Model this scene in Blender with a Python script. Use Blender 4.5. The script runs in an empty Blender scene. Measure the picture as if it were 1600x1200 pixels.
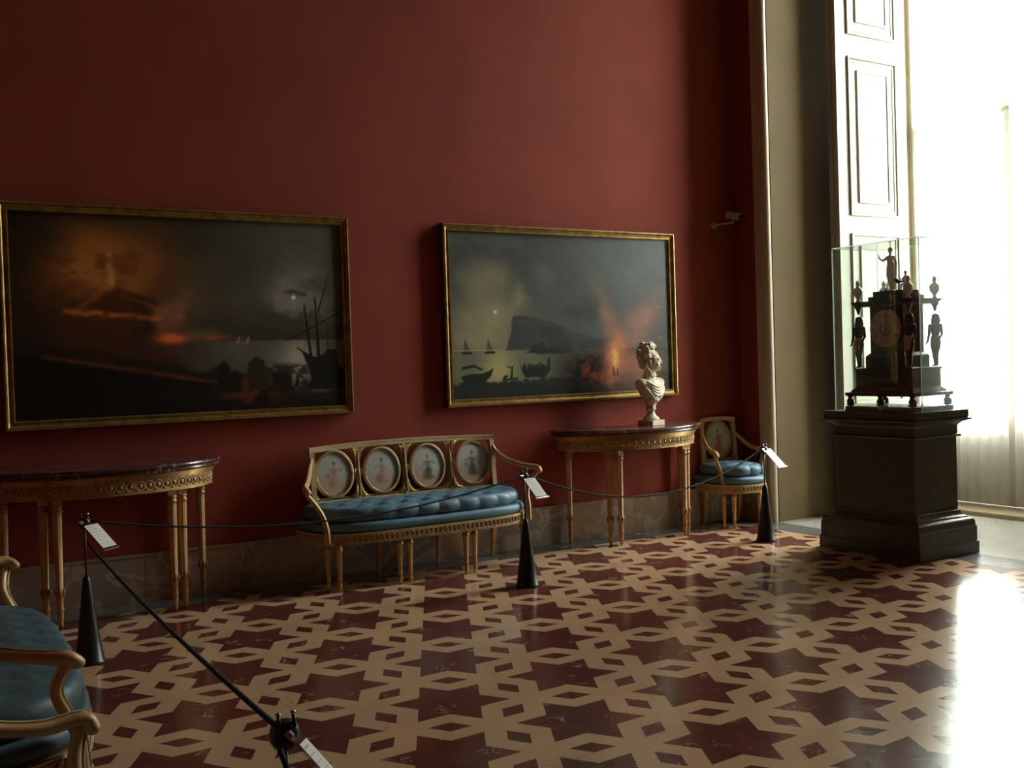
import bpy, bmesh, math, random
import numpy as np
from mathutils import Vector, Matrix

C = bpy.context.scene.collection
sc = bpy.context.scene
PI = math.pi
random.seed(7)

# ------------------------------------------------------------------ camera
YAW, PITCH, ROLL = 0.541077, -0.0195420, -0.0317720
cam_d = bpy.data.cameras.new('camera')
cam_d.sensor_width = 36.0
cam_d.lens = 36.0 * 1597.69 / 1600.0
cam_d.clip_end = 200
cam = bpy.data.objects.new('camera', cam_d)
C.objects.link(cam)
fw = Vector((math.sin(YAW) * math.cos(PITCH), math.cos(YAW) * math.cos(PITCH), math.sin(PITCH)))
rt = Vector((math.cos(YAW), -math.sin(YAW), 0))
up = rt.cross(fw)
rt2 = math.cos(ROLL) * rt + math.sin(ROLL) * up
up2 = -math.sin(ROLL) * rt + math.cos(ROLL) * up
m = Matrix((rt2, up2, -fw)).transposed().to_4x4()
m.translation = Vector((0, -7.79093, 1.65))
cam.matrix_world = m
sc.camera = cam

# ------------------------------------------------------------------ world, light, exposure
sc.view_settings.view_transform = 'Standard'
sc.view_settings.look = 'None'
sc.view_settings.gamma = 1.0
sc.view_settings.use_curve_mapping = False
sc.view_settings.exposure = 0.0
world = bpy.data.worlds.new('daylight')
sc.world = world
world.use_nodes = True
wn = world.node_tree
bg = wn.nodes['Background']
wtc = wn.nodes.new('ShaderNodeTexCoord'); wsx = wn.nodes.new('ShaderNodeSeparateXYZ'); wrp = wn.nodes.new('ShaderNodeValToRGB')
wn.links.new(wtc.outputs['Generated'], wsx.inputs[0]); wn.links.new(wsx.outputs['Z'], wrp.inputs['Fac']); wn.links.new(wrp.outputs['Color'], bg.inputs['Color'])
wrp.color_ramp.elements[0].position = 0.0; wrp.color_ramp.elements[0].color = (0.09, 0.085, 0.075, 1)      # street below the horizon
wrp.color_ramp.elements[1].position = 0.06; wrp.color_ramp.elements[1].color = (1.0, 0.99, 0.95, 1)      # overcast sky
bg.inputs['Strength'].default_value = 50.0
pd = bpy.data.lights.new('daylight_portal', 'AREA')      # guides the sky light through the window opening
pd.shape = 'RECTANGLE'
pd.size = 7.5
pd.size_y = 1.96
pd.cycles.is_portal = True
po = bpy.data.objects.new('daylight_portal', pd)
C.objects.link(po)
po.location = (9.95, -1.435, 3.7)
po.rotation_euler = (0, PI / 2, 0)
sc.cycles.max_bounces = 10
sc.cycles.diffuse_bounces = 6
sc.cycles.glossy_bounces = 4
sc.cycles.transmission_bounces = 8
sc.cycles.transparent_max_bounces = 12
sc.cycles.sample_clamp_indirect = 4.0
sc.cycles.caustics_reflective = False
sc.cycles.caustics_refractive = False
sc.cycles.use_denoising = True

# ------------------------------------------------------------------ materials
MATS = {}
def mat(name, col, rough=0.5, metal=0.0, spec=0.5, coat=0.0, noise=None, col2=None, bump=0.0, bscale=40, detail=4, ramp=(0.35, 0.65), stretch=None):
    if name in MATS: return MATS[name]
    mt = bpy.data.materials.new(name); mt.use_nodes = True
    nt = mt.node_tree; b = nt.nodes['Principled BSDF']
    b.inputs['Base Color'].default_value = (*col, 1)
    b.inputs['Roughness'].default_value = rough
    b.inputs['Metallic'].default_value = metal
    b.inputs['Specular IOR Level'].default_value = spec
    b.inputs['Coat Weight'].default_value = coat
    b.inputs['Coat Roughness'].default_value = 0.08
    tc = nt.nodes.new('ShaderNodeTexCoord')
    src = tc.outputs['Object']
    if stretch:
        mp = nt.nodes.new('ShaderNodeMapping'); mp.inputs['Scale'].default_value = stretch
        nt.links.new(src, mp.inputs['Vector']); src = mp.outputs['Vector']
    if noise:
        n = nt.nodes.new('ShaderNodeTexNoise'); n.inputs['Scale'].default_value = noise
        n.inputs['Detail'].default_value = detail
        nt.links.new(src, n.inputs['Vector'])
        r = nt.nodes.new('ShaderNodeValToRGB')
        r.color_ramp.elements[0].position = ramp[0]; r.color_ramp.elements[1].position = ramp[1]
        r.color_ramp.elements[0].color = (*col, 1); r.color_ramp.elements[1].color = (*(col2 or col), 1)
        nt.links.new(n.outputs['Fac'], r.inputs['Fac'])
        nt.links.new(r.outputs['Color'], b.inputs['Base Color'])
    if bump:
        n2 = nt.nodes.new('ShaderNodeTexNoise'); n2.inputs['Scale'].default_value = bscale
        nt.links.new(src, n2.inputs['Vector'])
        bp = nt.nodes.new('ShaderNodeBump'); bp.inputs['Strength'].default_value = bump
        bp.inputs['Distance'].default_value = 0.01
        nt.links.new(n2.outputs['Fac'], bp.inputs['Height'])
        nt.links.new(bp.outputs['Normal'], b.inputs['Normal'])
    MATS[name] = mt
    return mt

def vmat(name, rough=0.4, spec=0.4, metal=0.0):
    if name in MATS: return MATS[name]
    mt = bpy.data.materials.new(name); mt.use_nodes = True
    nt = mt.node_tree; b = nt.nodes['Principled BSDF']
    a = nt.nodes.new('ShaderNodeAttribute'); a.attribute_name = 'paint'
    nt.links.new(a.outputs['Color'], b.inputs['Base Color'])
    b.inputs['Roughness'].default_value = rough
    b.inputs['Specular IOR Level'].default_value = spec
    MATS[name] = mt
    return mt

def veined(name, base, base2, vein, rough, vscale, vwidth, nscale=3.0, mask=(0.5, 0.62), spec=0.5, vein_amt=1.0):
    """marble: two-tone ground with irregular pale veins"""
    mt = bpy.data.materials.new(name); mt.use_nodes = True
    nt = mt.node_tree; b = nt.nodes['Principled BSDF']; L = nt.links.new
    tc = nt.nodes.new('ShaderNodeTexCoord')
    n = nt.nodes.new('ShaderNodeTexNoise'); n.inputs['Scale'].default_value = nscale; n.inputs['Detail'].default_value = 6
    L(tc.outputs['Object'], n.inputs['Vector'])
    r = nt.nodes.new('ShaderNodeValToRGB')
    r.color_ramp.elements[0].position = 0.35; r.color_ramp.elements[1].position = 0.68
    r.color_ramp.elements[0].color = (*base, 1); r.color_ramp.elements[1].color = (*base2, 1)
    L(n.outputs['Fac'], r.inputs['Fac'])
    n2 = nt.nodes.new('ShaderNodeTexNoise'); n2.inputs['Scale'].default_value = vscale; n2.inputs['Detail'].default_value = 3
    n2.inputs['Distortion'].default_value = 1.2
    L(tc.outputs['Object'], n2.inputs['Vector'])
    s = nt.nodes.new('ShaderNodeMath'); s.operation = 'SUBTRACT'; s.inputs[1].default_value = 0.5
    L(n2.outputs['Fac'], s.inputs[0])
    ab = nt.nodes.new('ShaderNodeMath'); ab.operation = 'ABSOLUTE'; L(s.outputs[0], ab.inputs[0])
    mr = nt.nodes.new('ShaderNodeMapRange'); mr.inputs['From Min'].default_value = vwidth * 0.35; mr.inputs['From Max'].default_value = vwidth
    mr.inputs['To Min'].default_value = vein_amt; mr.inputs['To Max'].default_value = 0.0
    L(ab.outputs[0], mr.inputs['Value'])
    n3 = nt.nodes.new('ShaderNodeTexNoise'); n3.inputs['Scale'].default_value = vscale * 0.6; n3.inputs['Detail'].default_value = 2
    mp = nt.nodes.new('ShaderNodeMapping'); mp.inputs['Location'].default_value = (7.3, 2.1, 4.4)
    L(tc.outputs['Object'], mp.inputs['Vector']); L(mp.outputs['Vector'], n3.inputs['Vector'])
    mk = nt.nodes.new('ShaderNodeMapRange'); mk.inputs['From Min'].default_value = mask[0]; mk.inputs['From Max'].default_value = mask[1]
    L(n3.outputs['Fac'], mk.inputs['Value'])
    mu = nt.nodes.new('ShaderNodeMath'); mu.operation = 'MULTIPLY'
    L(mr.outputs['Result'], mu.inputs[0]); L(mk.outputs['Result'], mu.inputs[1])
    mx = nt.nodes.new('ShaderNodeMix'); mx.data_type = 'RGBA'
    L(mu.outputs[0], mx.inputs['Factor']); L(r.outputs['Color'], mx.inputs[6]); mx.inputs[7].default_value = (*vein, 1)
    L(mx.outputs[2], b.inputs['Base Color'])
    b.inputs['Roughness'].default_value = rough; b.inputs['Specular IOR Level'].default_value = spec
    MATS[name] = mt
    return mt

M_red_wall = mat('red_wall_cloth', (0.25, 0.043, 0.026), 0.75, spec=0.22, noise=1.6, col2=(0.29, 0.050, 0.030), bump=0.15, bscale=260)
M_cream_paint = mat('cream_paint', (0.50, 0.42, 0.28), 0.45, noise=2, col2=(0.54, 0.46, 0.31))
M_reveal = mat('shaded_reveal_paint', (0.150, 0.108, 0.052), 0.7, spec=0.15, noise=2, col2=(0.17, 0.123, 0.062))  # cream of the reveals, darkened in its colour for the shade there
M_sill = mat('tan_threshold_wood', (0.34, 0.27, 0.16), 0.5)
M_white_paint = mat('white_lacquer', (0.46, 0.44, 0.37), 0.4)
M_ceiling = mat('ceiling_plaster', (0.45, 0.40, 0.33), 0.9)
M_star = veined('red_marble', (0.150, 0.042, 0.032), (0.095, 0.030, 0.024), (0.46, 0.36, 0.28), 0.17, 11.0, 0.022, 4.0, (0.57, 0.66), spec=0.45)
M_beige = veined('peach_marble', (0.62, 0.40, 0.235), (0.54, 0.35, 0.21), (0.33, 0.16, 0.10), 0.18, 3.5, 0.02, 2.6, (0.55, 0.7), vein_amt=0.6, spec=0.45)
M_band = veined('grey_marble', (0.105, 0.105, 0.11), (0.15, 0.15, 0.15), (0.3, 0.3, 0.3), 0.2, 4, 0.02, 5)
M_pale = veined('pale_marble', (0.44, 0.43, 0.38), (0.36, 0.35, 0.31), (0.25, 0.24, 0.2), 0.2, 3, 0.02, 3)
M_dado = veined('breccia_marble', (0.40, 0.26, 0.15), (0.26, 0.23, 0.21), (0.50, 0.42, 0.33), 0.3, 3.0, 0.05, 2.6, (0.42, 0.6))
M_cream = mat('gilt_cream_wood', (0.60, 0.46, 0.26), 0.42, noise=9, col2=(0.48, 0.32, 0.14), ramp=(0.4, 0.75))
M_legs = mat('worn_gilt_wood', (0.52, 0.30, 0.11), 0.42, metal=0.1, noise=12, col2=(0.58, 0.40, 0.19), ramp=(0.4, 0.7))
M_ochre = mat('ochre_gilt_wood', (0.50, 0.28, 0.10), 0.4, metal=0.2, noise=22, col2=(0.36, 0.17, 0.055))
M_gold = mat('gold_leaf', (0.62, 0.40, 0.12), 0.34, metal=0.75, noise=30, col2=(0.42, 0.24, 0.07))
M_blue = mat('blue_silk', (0.105, 0.210, 0.290), 0.45, spec=0.5, noise=60, col2=(0.085, 0.175, 0.245), bump=0.2, bscale=22)
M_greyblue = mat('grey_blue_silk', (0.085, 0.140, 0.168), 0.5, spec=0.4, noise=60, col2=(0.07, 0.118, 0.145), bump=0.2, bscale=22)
M_tabletop = veined('dark_red_marble', (0.12, 0.045, 0.038), (0.065, 0.028, 0.026), (0.32, 0.22, 0.2), 0.2, 9, 0.03, 7)
M_black = mat('black_metal', (0.012, 0.012, 0.013), 0.35)
M_rope = mat('black_cord', (0.008, 0.008, 0.010), 0.8, bump=0.4, bscale=300)
M_chrome = mat('brushed_steel', (0.7, 0.7, 0.72), 0.2, metal=1.0)
M_card = mat('white_card', (0.80, 0.77, 0.70), 0.6)
M_ink = mat('black_ink', (0.03, 0.03, 0.03), 0.7)
M_ink_pale = mat('faded_ink', (0.40, 0.38, 0.34), 0.7)
M_marble_white = mat('white_marble', (0.78, 0.69, 0.52), 0.4, noise=12, col2=(0.62, 0.50, 0.34), ramp=(0.4, 0.8))
M_ped = veined('black_brown_marble', (0.034, 0.027, 0.022), (0.060, 0.042, 0.032), (0.10, 0.07, 0.05), 0.36, 7, 0.02, 14, (0.55, 0.7), vein_amt=0.5)
M_clock = mat('dark_porphyry', (0.022, 0.020, 0.022), 0.3, noise=60, col2=(0.05, 0.04, 0.04))
M_bronze = mat('black_bronze', (0.018, 0.016, 0.022), 0.3, metal=0.4)
M_alab = mat('alabaster', (0.85, 0.78, 0.72), 0.4)
M_giltskin = mat('pale_gilt', (0.50, 0.36, 0.22), 0.4, metal=0.3)
M_plastic = mat('cream_plastic', (0.42, 0.36, 0.22), 0.5)
M_paint1 = vmat('oil_paint', 0.38, 0.5)
M_enamel = vmat('painted_panel', 0.45, 0.3)

def glass_mat(name, tint=(0.97, 1.0, 0.98), refl=0.08, edge=None):
    mt = bpy.data.materials.new(name); mt.use_nodes = True
    nt = mt.node_tree; nt.nodes.clear(); L = nt.links.new
    o = nt.nodes.new('ShaderNodeOutputMaterial')
    t = nt.nodes.new('ShaderNodeBsdfTransparent'); t.inputs['Color'].default_value = (*tint, 1)
    g = nt.nodes.new('ShaderNodeBsdfGlossy'); g.inputs['Roughness'].default_value = 0.03
    lw = nt.nodes.new('ShaderNodeLayerWeight'); lw.inputs['Blend'].default_value = 0.5
    pw = nt.nodes.new('ShaderNodeMath'); pw.operation = 'POWER'; pw.inputs[1].default_value = 5.0; L(lw.outputs['Facing'], pw.inputs[0])
    f = nt.nodes.new('ShaderNodeMath'); f.operation = 'MULTIPLY_ADD'; f.inputs[1].default_value = 0.85; f.inputs[2].default_value = 0.05; L(pw.outputs[0], f.inputs[0])
    mx = nt.nodes.new('ShaderNodeMixShader')
    L(f.outputs[0], mx.inputs[0]); L(t.outputs[0], mx.inputs[1]); L(g.outputs[0], mx.inputs[2]); L(mx.outputs[0], o.inputs[0])
    MATS[name] = mt
    return mt
M_glass = glass_mat('clear_glass')
M_glass_veiled = glass_mat('veiled_glass')  # pale translucent veil in the shader stands in for a bright reflection
_nt = M_glass_veiled.node_tree; _o = [n for n in _nt.nodes if n.type == 'OUTPUT_MATERIAL'][0]
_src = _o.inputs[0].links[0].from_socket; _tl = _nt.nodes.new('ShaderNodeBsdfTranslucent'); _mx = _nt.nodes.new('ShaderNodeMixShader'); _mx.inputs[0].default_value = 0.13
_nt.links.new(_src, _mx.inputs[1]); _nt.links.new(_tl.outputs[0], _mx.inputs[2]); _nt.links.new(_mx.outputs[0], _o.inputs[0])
M_acrylic = glass_mat('clear_acrylic', (0.9, 0.93, 0.92))
def edge_mat():
    mt = bpy.data.materials.new('polished_glass_edge'); mt.use_nodes = True
    nt = mt.node_tree; nt.nodes.clear(); L = nt.links.new
    o = nt.nodes.new('ShaderNodeOutputMaterial'); t = nt.nodes.new('ShaderNodeBsdfTransparent'); tl = nt.nodes.new('ShaderNodeBsdfTranslucent')
    tl.inputs['Color'].default_value = (0.85, 0.95, 0.90, 1); t.inputs['Color'].default_value = (0.8, 0.9, 0.85, 1)
    g = nt.nodes.new('ShaderNodeBsdfDiffuse'); g.inputs['Color'].default_value = (0.8, 0.9, 0.85, 1)
    a = nt.nodes.new('ShaderNodeMixShader'); a.inputs[0].default_value = 0.5; L(tl.outputs[0], a.inputs[1]); L(g.outputs[0], a.inputs[2])
    b = nt.nodes.new('ShaderNodeMixShader'); b.inputs[0].default_value = 0.7; L(t.outputs[0], b.inputs[1]); L(a.outputs[0], b.inputs[2]); L(b.outputs[0], o.inputs[0])
    return mt
M_edge = edge_mat()

def curtain_mat():
    mt = bpy.data.materials.new('sheer_voile'); mt.use_nodes = True
    nt = mt.node_tree; nt.nodes.clear(); L = nt.links.new
    o = nt.nodes.new('ShaderNodeOutputMaterial')
    t = nt.nodes.new('ShaderNodeBsdfTransparent')
    tl = nt.nodes.new('ShaderNodeBsdfTranslucent'); tl.inputs['Color'].default_value = (0.92, 0.92, 0.90, 1)
    d = nt.nodes.new('ShaderNodeBsdfDiffuse'); d.inputs['Color'].default_value = (0.86, 0.84, 0.76, 1)
    a = nt.nodes.new('ShaderNodeMixShader'); a.inputs[0].default_value = 0.45
    L(tl.outputs[0], a.inputs[1]); L(d.outputs[0], a.inputs[2])
    b = nt.nodes.new('ShaderNodeMixShader'); b.inputs[0].default_value = 0.62
    L(t.outputs[0], b.inputs[1]); L(a.outputs[0], b.inputs[2]); L(b.outputs[0], o.inputs[0])
    return mt
M_voile = curtain_mat()

# ------------------------------------------------------------------ mesh helpers
class MB:
    def __init__(s): s.v = []; s.f = []; s.m = []; s.sm = []
    def add(s, vs, fs, mi=0, smooth=False):
        o = len(s.v); s.v += [tuple(v) for v in vs]
        for f in fs:
            s.f.append([o + i for i in f]); s.m.append(mi); s.sm.append(smooth)
        return s
    def box(s, x0, x1, y0, y1, z0, z1, mi=0, bev=0.0):
        if bev > 0:
            b = bev
            # chamfered box through three nested rings
            rings = []
            for z, i in ((z0, b), (z0 + b, 0), (z1 - b, 0), (z1, b)):
                rings.append([(x0 + i, y0 + b + i * 0, z), (x0 + b + i * 0, y0 + i, z), (x1 - b, y0 + i, z), (x1 - i, y0 + b, z),
                              (x1 - i, y1 - b, z), (x1 - b, y1 - i, z), (x0 + b, y1 - i, z), (x0 + i, y1 - b, z)])
            vs = [p for r in rings for p in r]; fs = []
            for k in range(3):
                for j in range(8):
                    a = k * 8 + j; c = k * 8 + (j + 1) % 8
                    fs.append((a, c, c + 8, a + 8))
            fs.append(tuple(reversed(range(8)))); fs.append(tuple(range(24, 32)))
            return s.add(vs, fs, mi)
        vs = [(x, y, z) for z in (z0, z1) for x, y in ((x0, y0), (x1, y0), (x1, y1), (x0, y1))]
        return s.add(vs, [(3, 2, 1, 0), (4, 5, 6, 7), (0, 1, 5, 4), (1, 2, 6, 5), (2, 3, 7, 6), (3, 0, 4, 7)], mi)
    def lathe(s, prof, c=(0, 0, 0), n=20, mi=0, flute=0.0, fn=10, band=None, sx=1, sy=1, mis=None):
        vs = []; fs = []
        k = len(prof)
        for i, (r, z) in enumerate(prof):
            for j in range(n):
                a = 2 * PI * j / n
                rr = r
                if flute and band and band[0] <= z <= band[1]: rr = r * (1 - flute * (0.5 + 0.5 * math.cos(fn * a)))
                vs.append((c[0] + rr * math.cos(a) * sx, c[1] + rr * math.sin(a) * sy, c[2] + z))
        o = len(s.v); s.v += vs
        for i in range(k - 1):
            for j in range(n):
                a = i * n + j; b = i * n + (j + 1) % n
                s.f.append([o + a, o + b, o + b + n, o + a + n]); s.m.append(mis[i] if mis else mi); s.sm.append(True)
        s.f.append([o + j for j in reversed(range(n))]); s.m.append(mis[0] if mis else mi); s.sm.append(False)
        s.f.append([o + (k - 1) * n + j for j in range(n)]); s.m.append(mis[-1] if mis else mi); s.sm.append(False)
        return s
    def tube(s, pts, rad, n=8, mi=0, closed=False, asp=1.0, ref=(0, 0, 1)):
        P = [Vector(p) for p in pts]; k = len(P)
        R = rad if isinstance(rad, (list, tuple)) else [rad] * k
        vs = []; fs = []
        prev = None
        for i in range(k):
            if closed: t = P[(i + 1) % k] - P[i - 1]
            else: t = P[min(i + 1, k - 1)] - P[max(i - 1, 0)]
            t = t.normalized()
            if prev is None:
                rf = Vector(ref)
                if abs(t.dot(rf)) > 0.95: rf = Vector((1, 0, 0)) if abs(t.x) < 0.9 else Vector((0, 1, 0))
                u = (rf - t * rf.dot(t)).normalized()
            else:
                u = (prev - t * prev.dot(t)).normalized()
            prev = u; w = t.cross(u)
            for j in range(n):
                a = 2 * PI * j / n
                vs.append(P[i] + u * math.cos(a) * R[i] + w * math.sin(a) * R[i] * asp)
        for i in range(k if closed else k - 1):
            for j in range(n):
                a = i * n + j; b = i * n + (j + 1) % n
                c = ((i + 1) % k) * n + (j + 1) % n; d = ((i + 1) % k) * n + j
                fs.append((a, b, c, d))
        if not closed:
            fs.append(tuple(reversed(range(n)))); fs.append(tuple(range((k - 1) * n, k * n)))
        return s.add(vs, fs, mi, True)
    def ell(s, c, r, mi=0, n=14, mtx=None):
        vs = []; fs = []; k = n // 2
        for i in range(k + 1):
            ph = PI * i / k
            for j in range(n):
                a = 2 * PI * j / n
                p = Vector((r[0] * math.sin(ph) * math.cos(a), r[1] * math.sin(ph) * math.sin(a), r[2] * math.cos(ph)))
                if mtx: p = mtx @ p
                vs.append(p + Vector(c))
        for i in range(k):
            for j in range(n):
                a = i * n + j; b = i * n + (j + 1) % n
                fs.append((a, a + n, b + n, b))
        return s.add(vs, fs, mi, True)
    def prism(s, outline, z0, z1, mi=0, bev=0.0):
        n = len(outline)
        levels = [(z0, 0), (z1, 0)] if not bev else [(z0, bev), (z0 + bev, 0), (z1 - bev, 0), (z1, bev)]
        cx = sum(p[0] for p in outline) / n; cy = sum(p[1] for p in outline) / n
        vs = []
        for z, i in levels:
            for x, y in outline:
                d = math.hypot(x - cx, y - cy)
                f = 1 - i / max(d, 1e-6)
                vs.append((cx + (x - cx) * f, cy + (y - cy) * f, z))
        fs = []
        k = len(levels)
        for l in range(k - 1):
            for j in range(n):
                a = l * n + j; b = l * n + (j + 1) % n
                fs.append((a, b, b + n, a + n))
        fs.append(tuple(reversed(range(n)))); fs.append(tuple(range((k - 1) * n, k * n)))
        return s.add(vs, fs, mi)
    def build(s, name, mats, parent=None, loc=None, rot=None, mods=None):
        me = bpy.data.meshes.new(name)
        me.from_pydata([tuple(v) for v in s.v], [], s.f)
        for mt in (mats if isinstance(mats, (list, tuple)) else [mats]): me.materials.append(mt)
        me.polygons.foreach_set('material_index', s.m)
        me.polygons.foreach_set('use_smooth', s.sm)
        me.update()
        bm = bmesh.new(); bm.from_mesh(me)
        bmesh.ops.recalc_face_normals(bm, faces=bm.faces)
        bm.to_mesh(me); bm.free()
        o = bpy.data.objects.new(name, me); C.objects.link(o)
        if parent: o.parent = parent
        if loc: o.location = loc
        if rot: o.rotation_euler = rot
        return o

def tag(o, label=None, cat=None, group=None, kind=None):
    if label: o['label'] = label
    if cat: o['category'] = cat
    if group: o['group'] = group
    if kind: o['kind'] = kind
    return o
def empty(name, loc=(0, 0, 0), rz=0.0):
    o = bpy.data.objects.new(name, None); C.objects.link(o)
    o.location = loc; o.rotation_euler = (0, 0, rz); o.empty_display_size = 0.1
    return o
def children_of(o): return [c for c in bpy.data.objects if c.parent == o]
def copy_tree(o, parent=None):
    c = o.copy(); C.objects.link(c); c.parent = parent
    for ch in children_of(o): copy_tree(ch, c)
    return c
def spline(pts, n=8):
    """Catmull-Rom through the points"""
    P = [Vector(p) for p in pts]; out = []
    for i in range(len(P) - 1):
        p0 = P[max(i - 1, 0)]; p1 = P[i]; p2 = P[i + 1]; p3 = P[min(i + 2, len(P) - 1)]
        for k in range(n):
            t = k / n
            out.append(0.5 * ((2 * p1) + (p2 - p0) * t + (2 * p0 - 5 * p1 + 4 * p2 - p3) * t * t + (3 * p1 - p0 - 3 * p2 + p3) * t ** 3))
    out.append(P[-1]); return out

# ------------------------------------------------------------------ room shell
XW = 7.43            # inner face of the window wall
YR = -0.47           # near reveal of the window opening
YR2 = -2.40          # far reveal at the window, unseen; brought in to narrow the light
YR3 = -3.40          # far reveal at the room side (unseen jamb, splayed to keep the light narrow)
XG = 9.60            # plane of the window
X0, Y0, ZC = -4.5, -11.5, 8.2
ZW = 7.4             # head of the opening
BX = 7.09            # inner edge of the grey floor band
BY = -0.297

def build_floor():
    a, th, ox, oy = 0.695009, 0.0554979, 2.579815, -2.707118
    R = 0.302; rn = R / math.sqrt(3); hl = 0.102; hs = hl / math.sqrt(3)
    vs = []; fs = []; mi = []
    cs, sn = math.cos(th), math.sin(th)
    def sector(cx, cy, k):
        b = th + k * PI / 3
        c, s = math.cos(b), math.sin(b)
        loc = [(0, 0), (R * math.cos(PI / 6), -R / 2), (rn, 0), (R * math.cos(PI / 6), R / 2),
               (a / 2, a / 2 / math.sqrt(3)), (a / 2, hl), (a / 2 - hs, 0), (a / 2, -hl), (a / 2, -a / 2 / math.sqrt(3))]
        o = len(vs)
        for x, y in loc: vs.append((cx + x * c - y * s, cy + x * s + y * c, 0.0))
        for f, m_ in (((0, 1, 2), 0), ((0, 2, 3), 0), ((2, 5, 4, 3), 1), ((2, 6, 5), 1), ((2, 7, 6), 1), ((2, 1, 8, 7), 1), ((6, 7, 5), 0)):
            fs.append([o + i for i in f]); mi.append(m_)
    for i in range(-14, 16):
        for j in range(-20, 12):
            cx = ox + a * (i * math.cos(th) + j * math.cos(th + PI / 3))
            cy = oy + a * (i * math.sin(th) + j * math.sin(th + PI / 3))
            if X0 - 0.5 < cx < BX + 0.5 and Y0 - 0.5 < cy < 0.5:
                for k in range(6): sector(cx, cy, k)
    me = bpy.data.meshes.new('floor'); me.from_pydata(vs, [], fs)
    for mt in (M_star, M_beige): me.materials.append(mt)
    me.polygons.foreach_set('material_index', mi)
    bm = bmesh.new(); bm.from_mesh(me)
    bmesh.ops.remove_doubles(bm, verts=bm.verts, dist=0.0005)
    for co, no in (((BX, 0, 0), (1, 0, 0)), ((0, BY, 0), (0, 1, 0)), ((X0, 0, 0), (-1, 0, 0)), ((0, Y0, 0), (0, -1, 0))):
        bmesh.ops.bisect_plane(bm, geom=bm.verts[:] + bm.edges[:] + bm.faces[:], plane_co=co, plane_no=no, clear_outer=True)
    bmesh.ops.recalc_face_normals(bm, faces=bm.faces)
    bm.to_mesh(me); bm.free()
    if me.polygons[0].normal.z < 0: me.flip_normals()
    o = bpy.data.objects.new('floor', me); C.objects.link(o)
    return tag(o, kind='structure')
build_floor()
b = MB(); b.box(X0, XW, BY, 0, -0.12, 0.0); b.box(BX, XW, Y0, BY, -0.12, 0.0)
tag(b.build('trim_1', M_band), kind='structure')                 # grey marble border of the floor
b = MB(); b.box(XW, 9.12, YR3, YR, -0.12, 0.0)
tag(b.build('trim_2', M_pale), kind='structure')                 # pale marble floor of the window bay
b = MB(); b.box(9.12, 9.72, YR2, YR, -0.12, 0.045, bev=0.008)
tag(b.build('trim_3', M_sill), kind='structure')                 # threshold step
b = MB(); b.box(X0 - 0.3, XG + 0.2, 0, 0.3, -0.12, ZC)
tag(b.build('wall_back', M_red_wall), kind='structure')
b = MB(); b.box(X0 - 0.3, X0, Y0 - 0.3, 0, -0.12, ZC)
tag(b.build('wall_left', M_red_wall), kind='structure')
b = MB(); b.box(X0, XG + 0.2, Y0 - 0.3, Y0, -0.12, ZC)
tag(b.build('wall_front', M_red_wall), kind='structure')
b = MB(); b.box(X0 - 0.3, XG + 0.2, Y0 - 0.3, 0.3, ZC, ZC + 0.2)
tag(b.build('ceiling', M_ceiling), kind='structure')
# window wall: the red face is its skin, the body and the reveals are cream
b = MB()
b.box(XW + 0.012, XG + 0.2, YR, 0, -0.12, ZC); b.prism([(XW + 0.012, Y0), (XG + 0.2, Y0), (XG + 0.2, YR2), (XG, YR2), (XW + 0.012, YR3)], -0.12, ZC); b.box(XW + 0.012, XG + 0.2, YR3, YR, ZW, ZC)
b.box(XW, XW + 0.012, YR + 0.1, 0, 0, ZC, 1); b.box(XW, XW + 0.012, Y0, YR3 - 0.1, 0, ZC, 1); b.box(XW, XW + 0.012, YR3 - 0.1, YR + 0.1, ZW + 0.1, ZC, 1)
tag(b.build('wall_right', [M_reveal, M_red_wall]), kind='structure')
# moulded architrave around the opening
b = MB()
def arch_side(y0, s):
    prof = [(0.0, 0.0), (0.0, 0.035), (0.05, 0.035), (0.06, 0.022), (0.115, 0.022)] + \
           [(0.155 - 0.04 * math.cos(t), 0.022 + 0.04 * math.sin(t)) for t in np.linspace(0.2, PI - 0.2, 8)] + [(0.19, 0.0)]
    vs = []
    for z in (0, ZW + 0.2):
        for d, h in prof: vs.append((XW - h, y0 - s * d, z))
    n = len(prof)
    b.add(vs, [(j, j + 1, j + 1 + n, j + n) for j in range(n - 1)] + [tuple(range(n)), tuple(range(n, 2 * n))], 0)
arch_side(YR + 0.19, 1); arch_side(YR3 - 0.19, -1)
b.box(XW - 0.035, XW, YR3 - 0.19, YR + 0.19, ZW, ZW + 0.19)
tag(b.build('trim_4', M_cream_paint), kind='structure')
# marble dado
def dado(name, segs):
    b = MB()
    for k, (x0, x1, y0, y1) in enumerate(segs):
        b.box(x0, x1, y0, y1, 0, 0.335); b.box(x0, x1, y0 - (0.006 if y1 - y0 < 0.1 else 0), y1, 0.335, 0.352)
    tag(b.build(name, M_dado), kind='structure')
dado('baseboard_back', [(x, x + 1.497, -0.022, 0) for x in np.arange(X0, XW - 0.1, 1.5) if x + 1.497 <= XW] + [(6.0 + 0.0, XW, -0.022, 0)][0:1])
dado('baseboard_right', [(XW - 0.022, XW, YR + 0.2, -0.03), (XW - 0.022, XW, Y0, YR3 - 0.2)])

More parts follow.
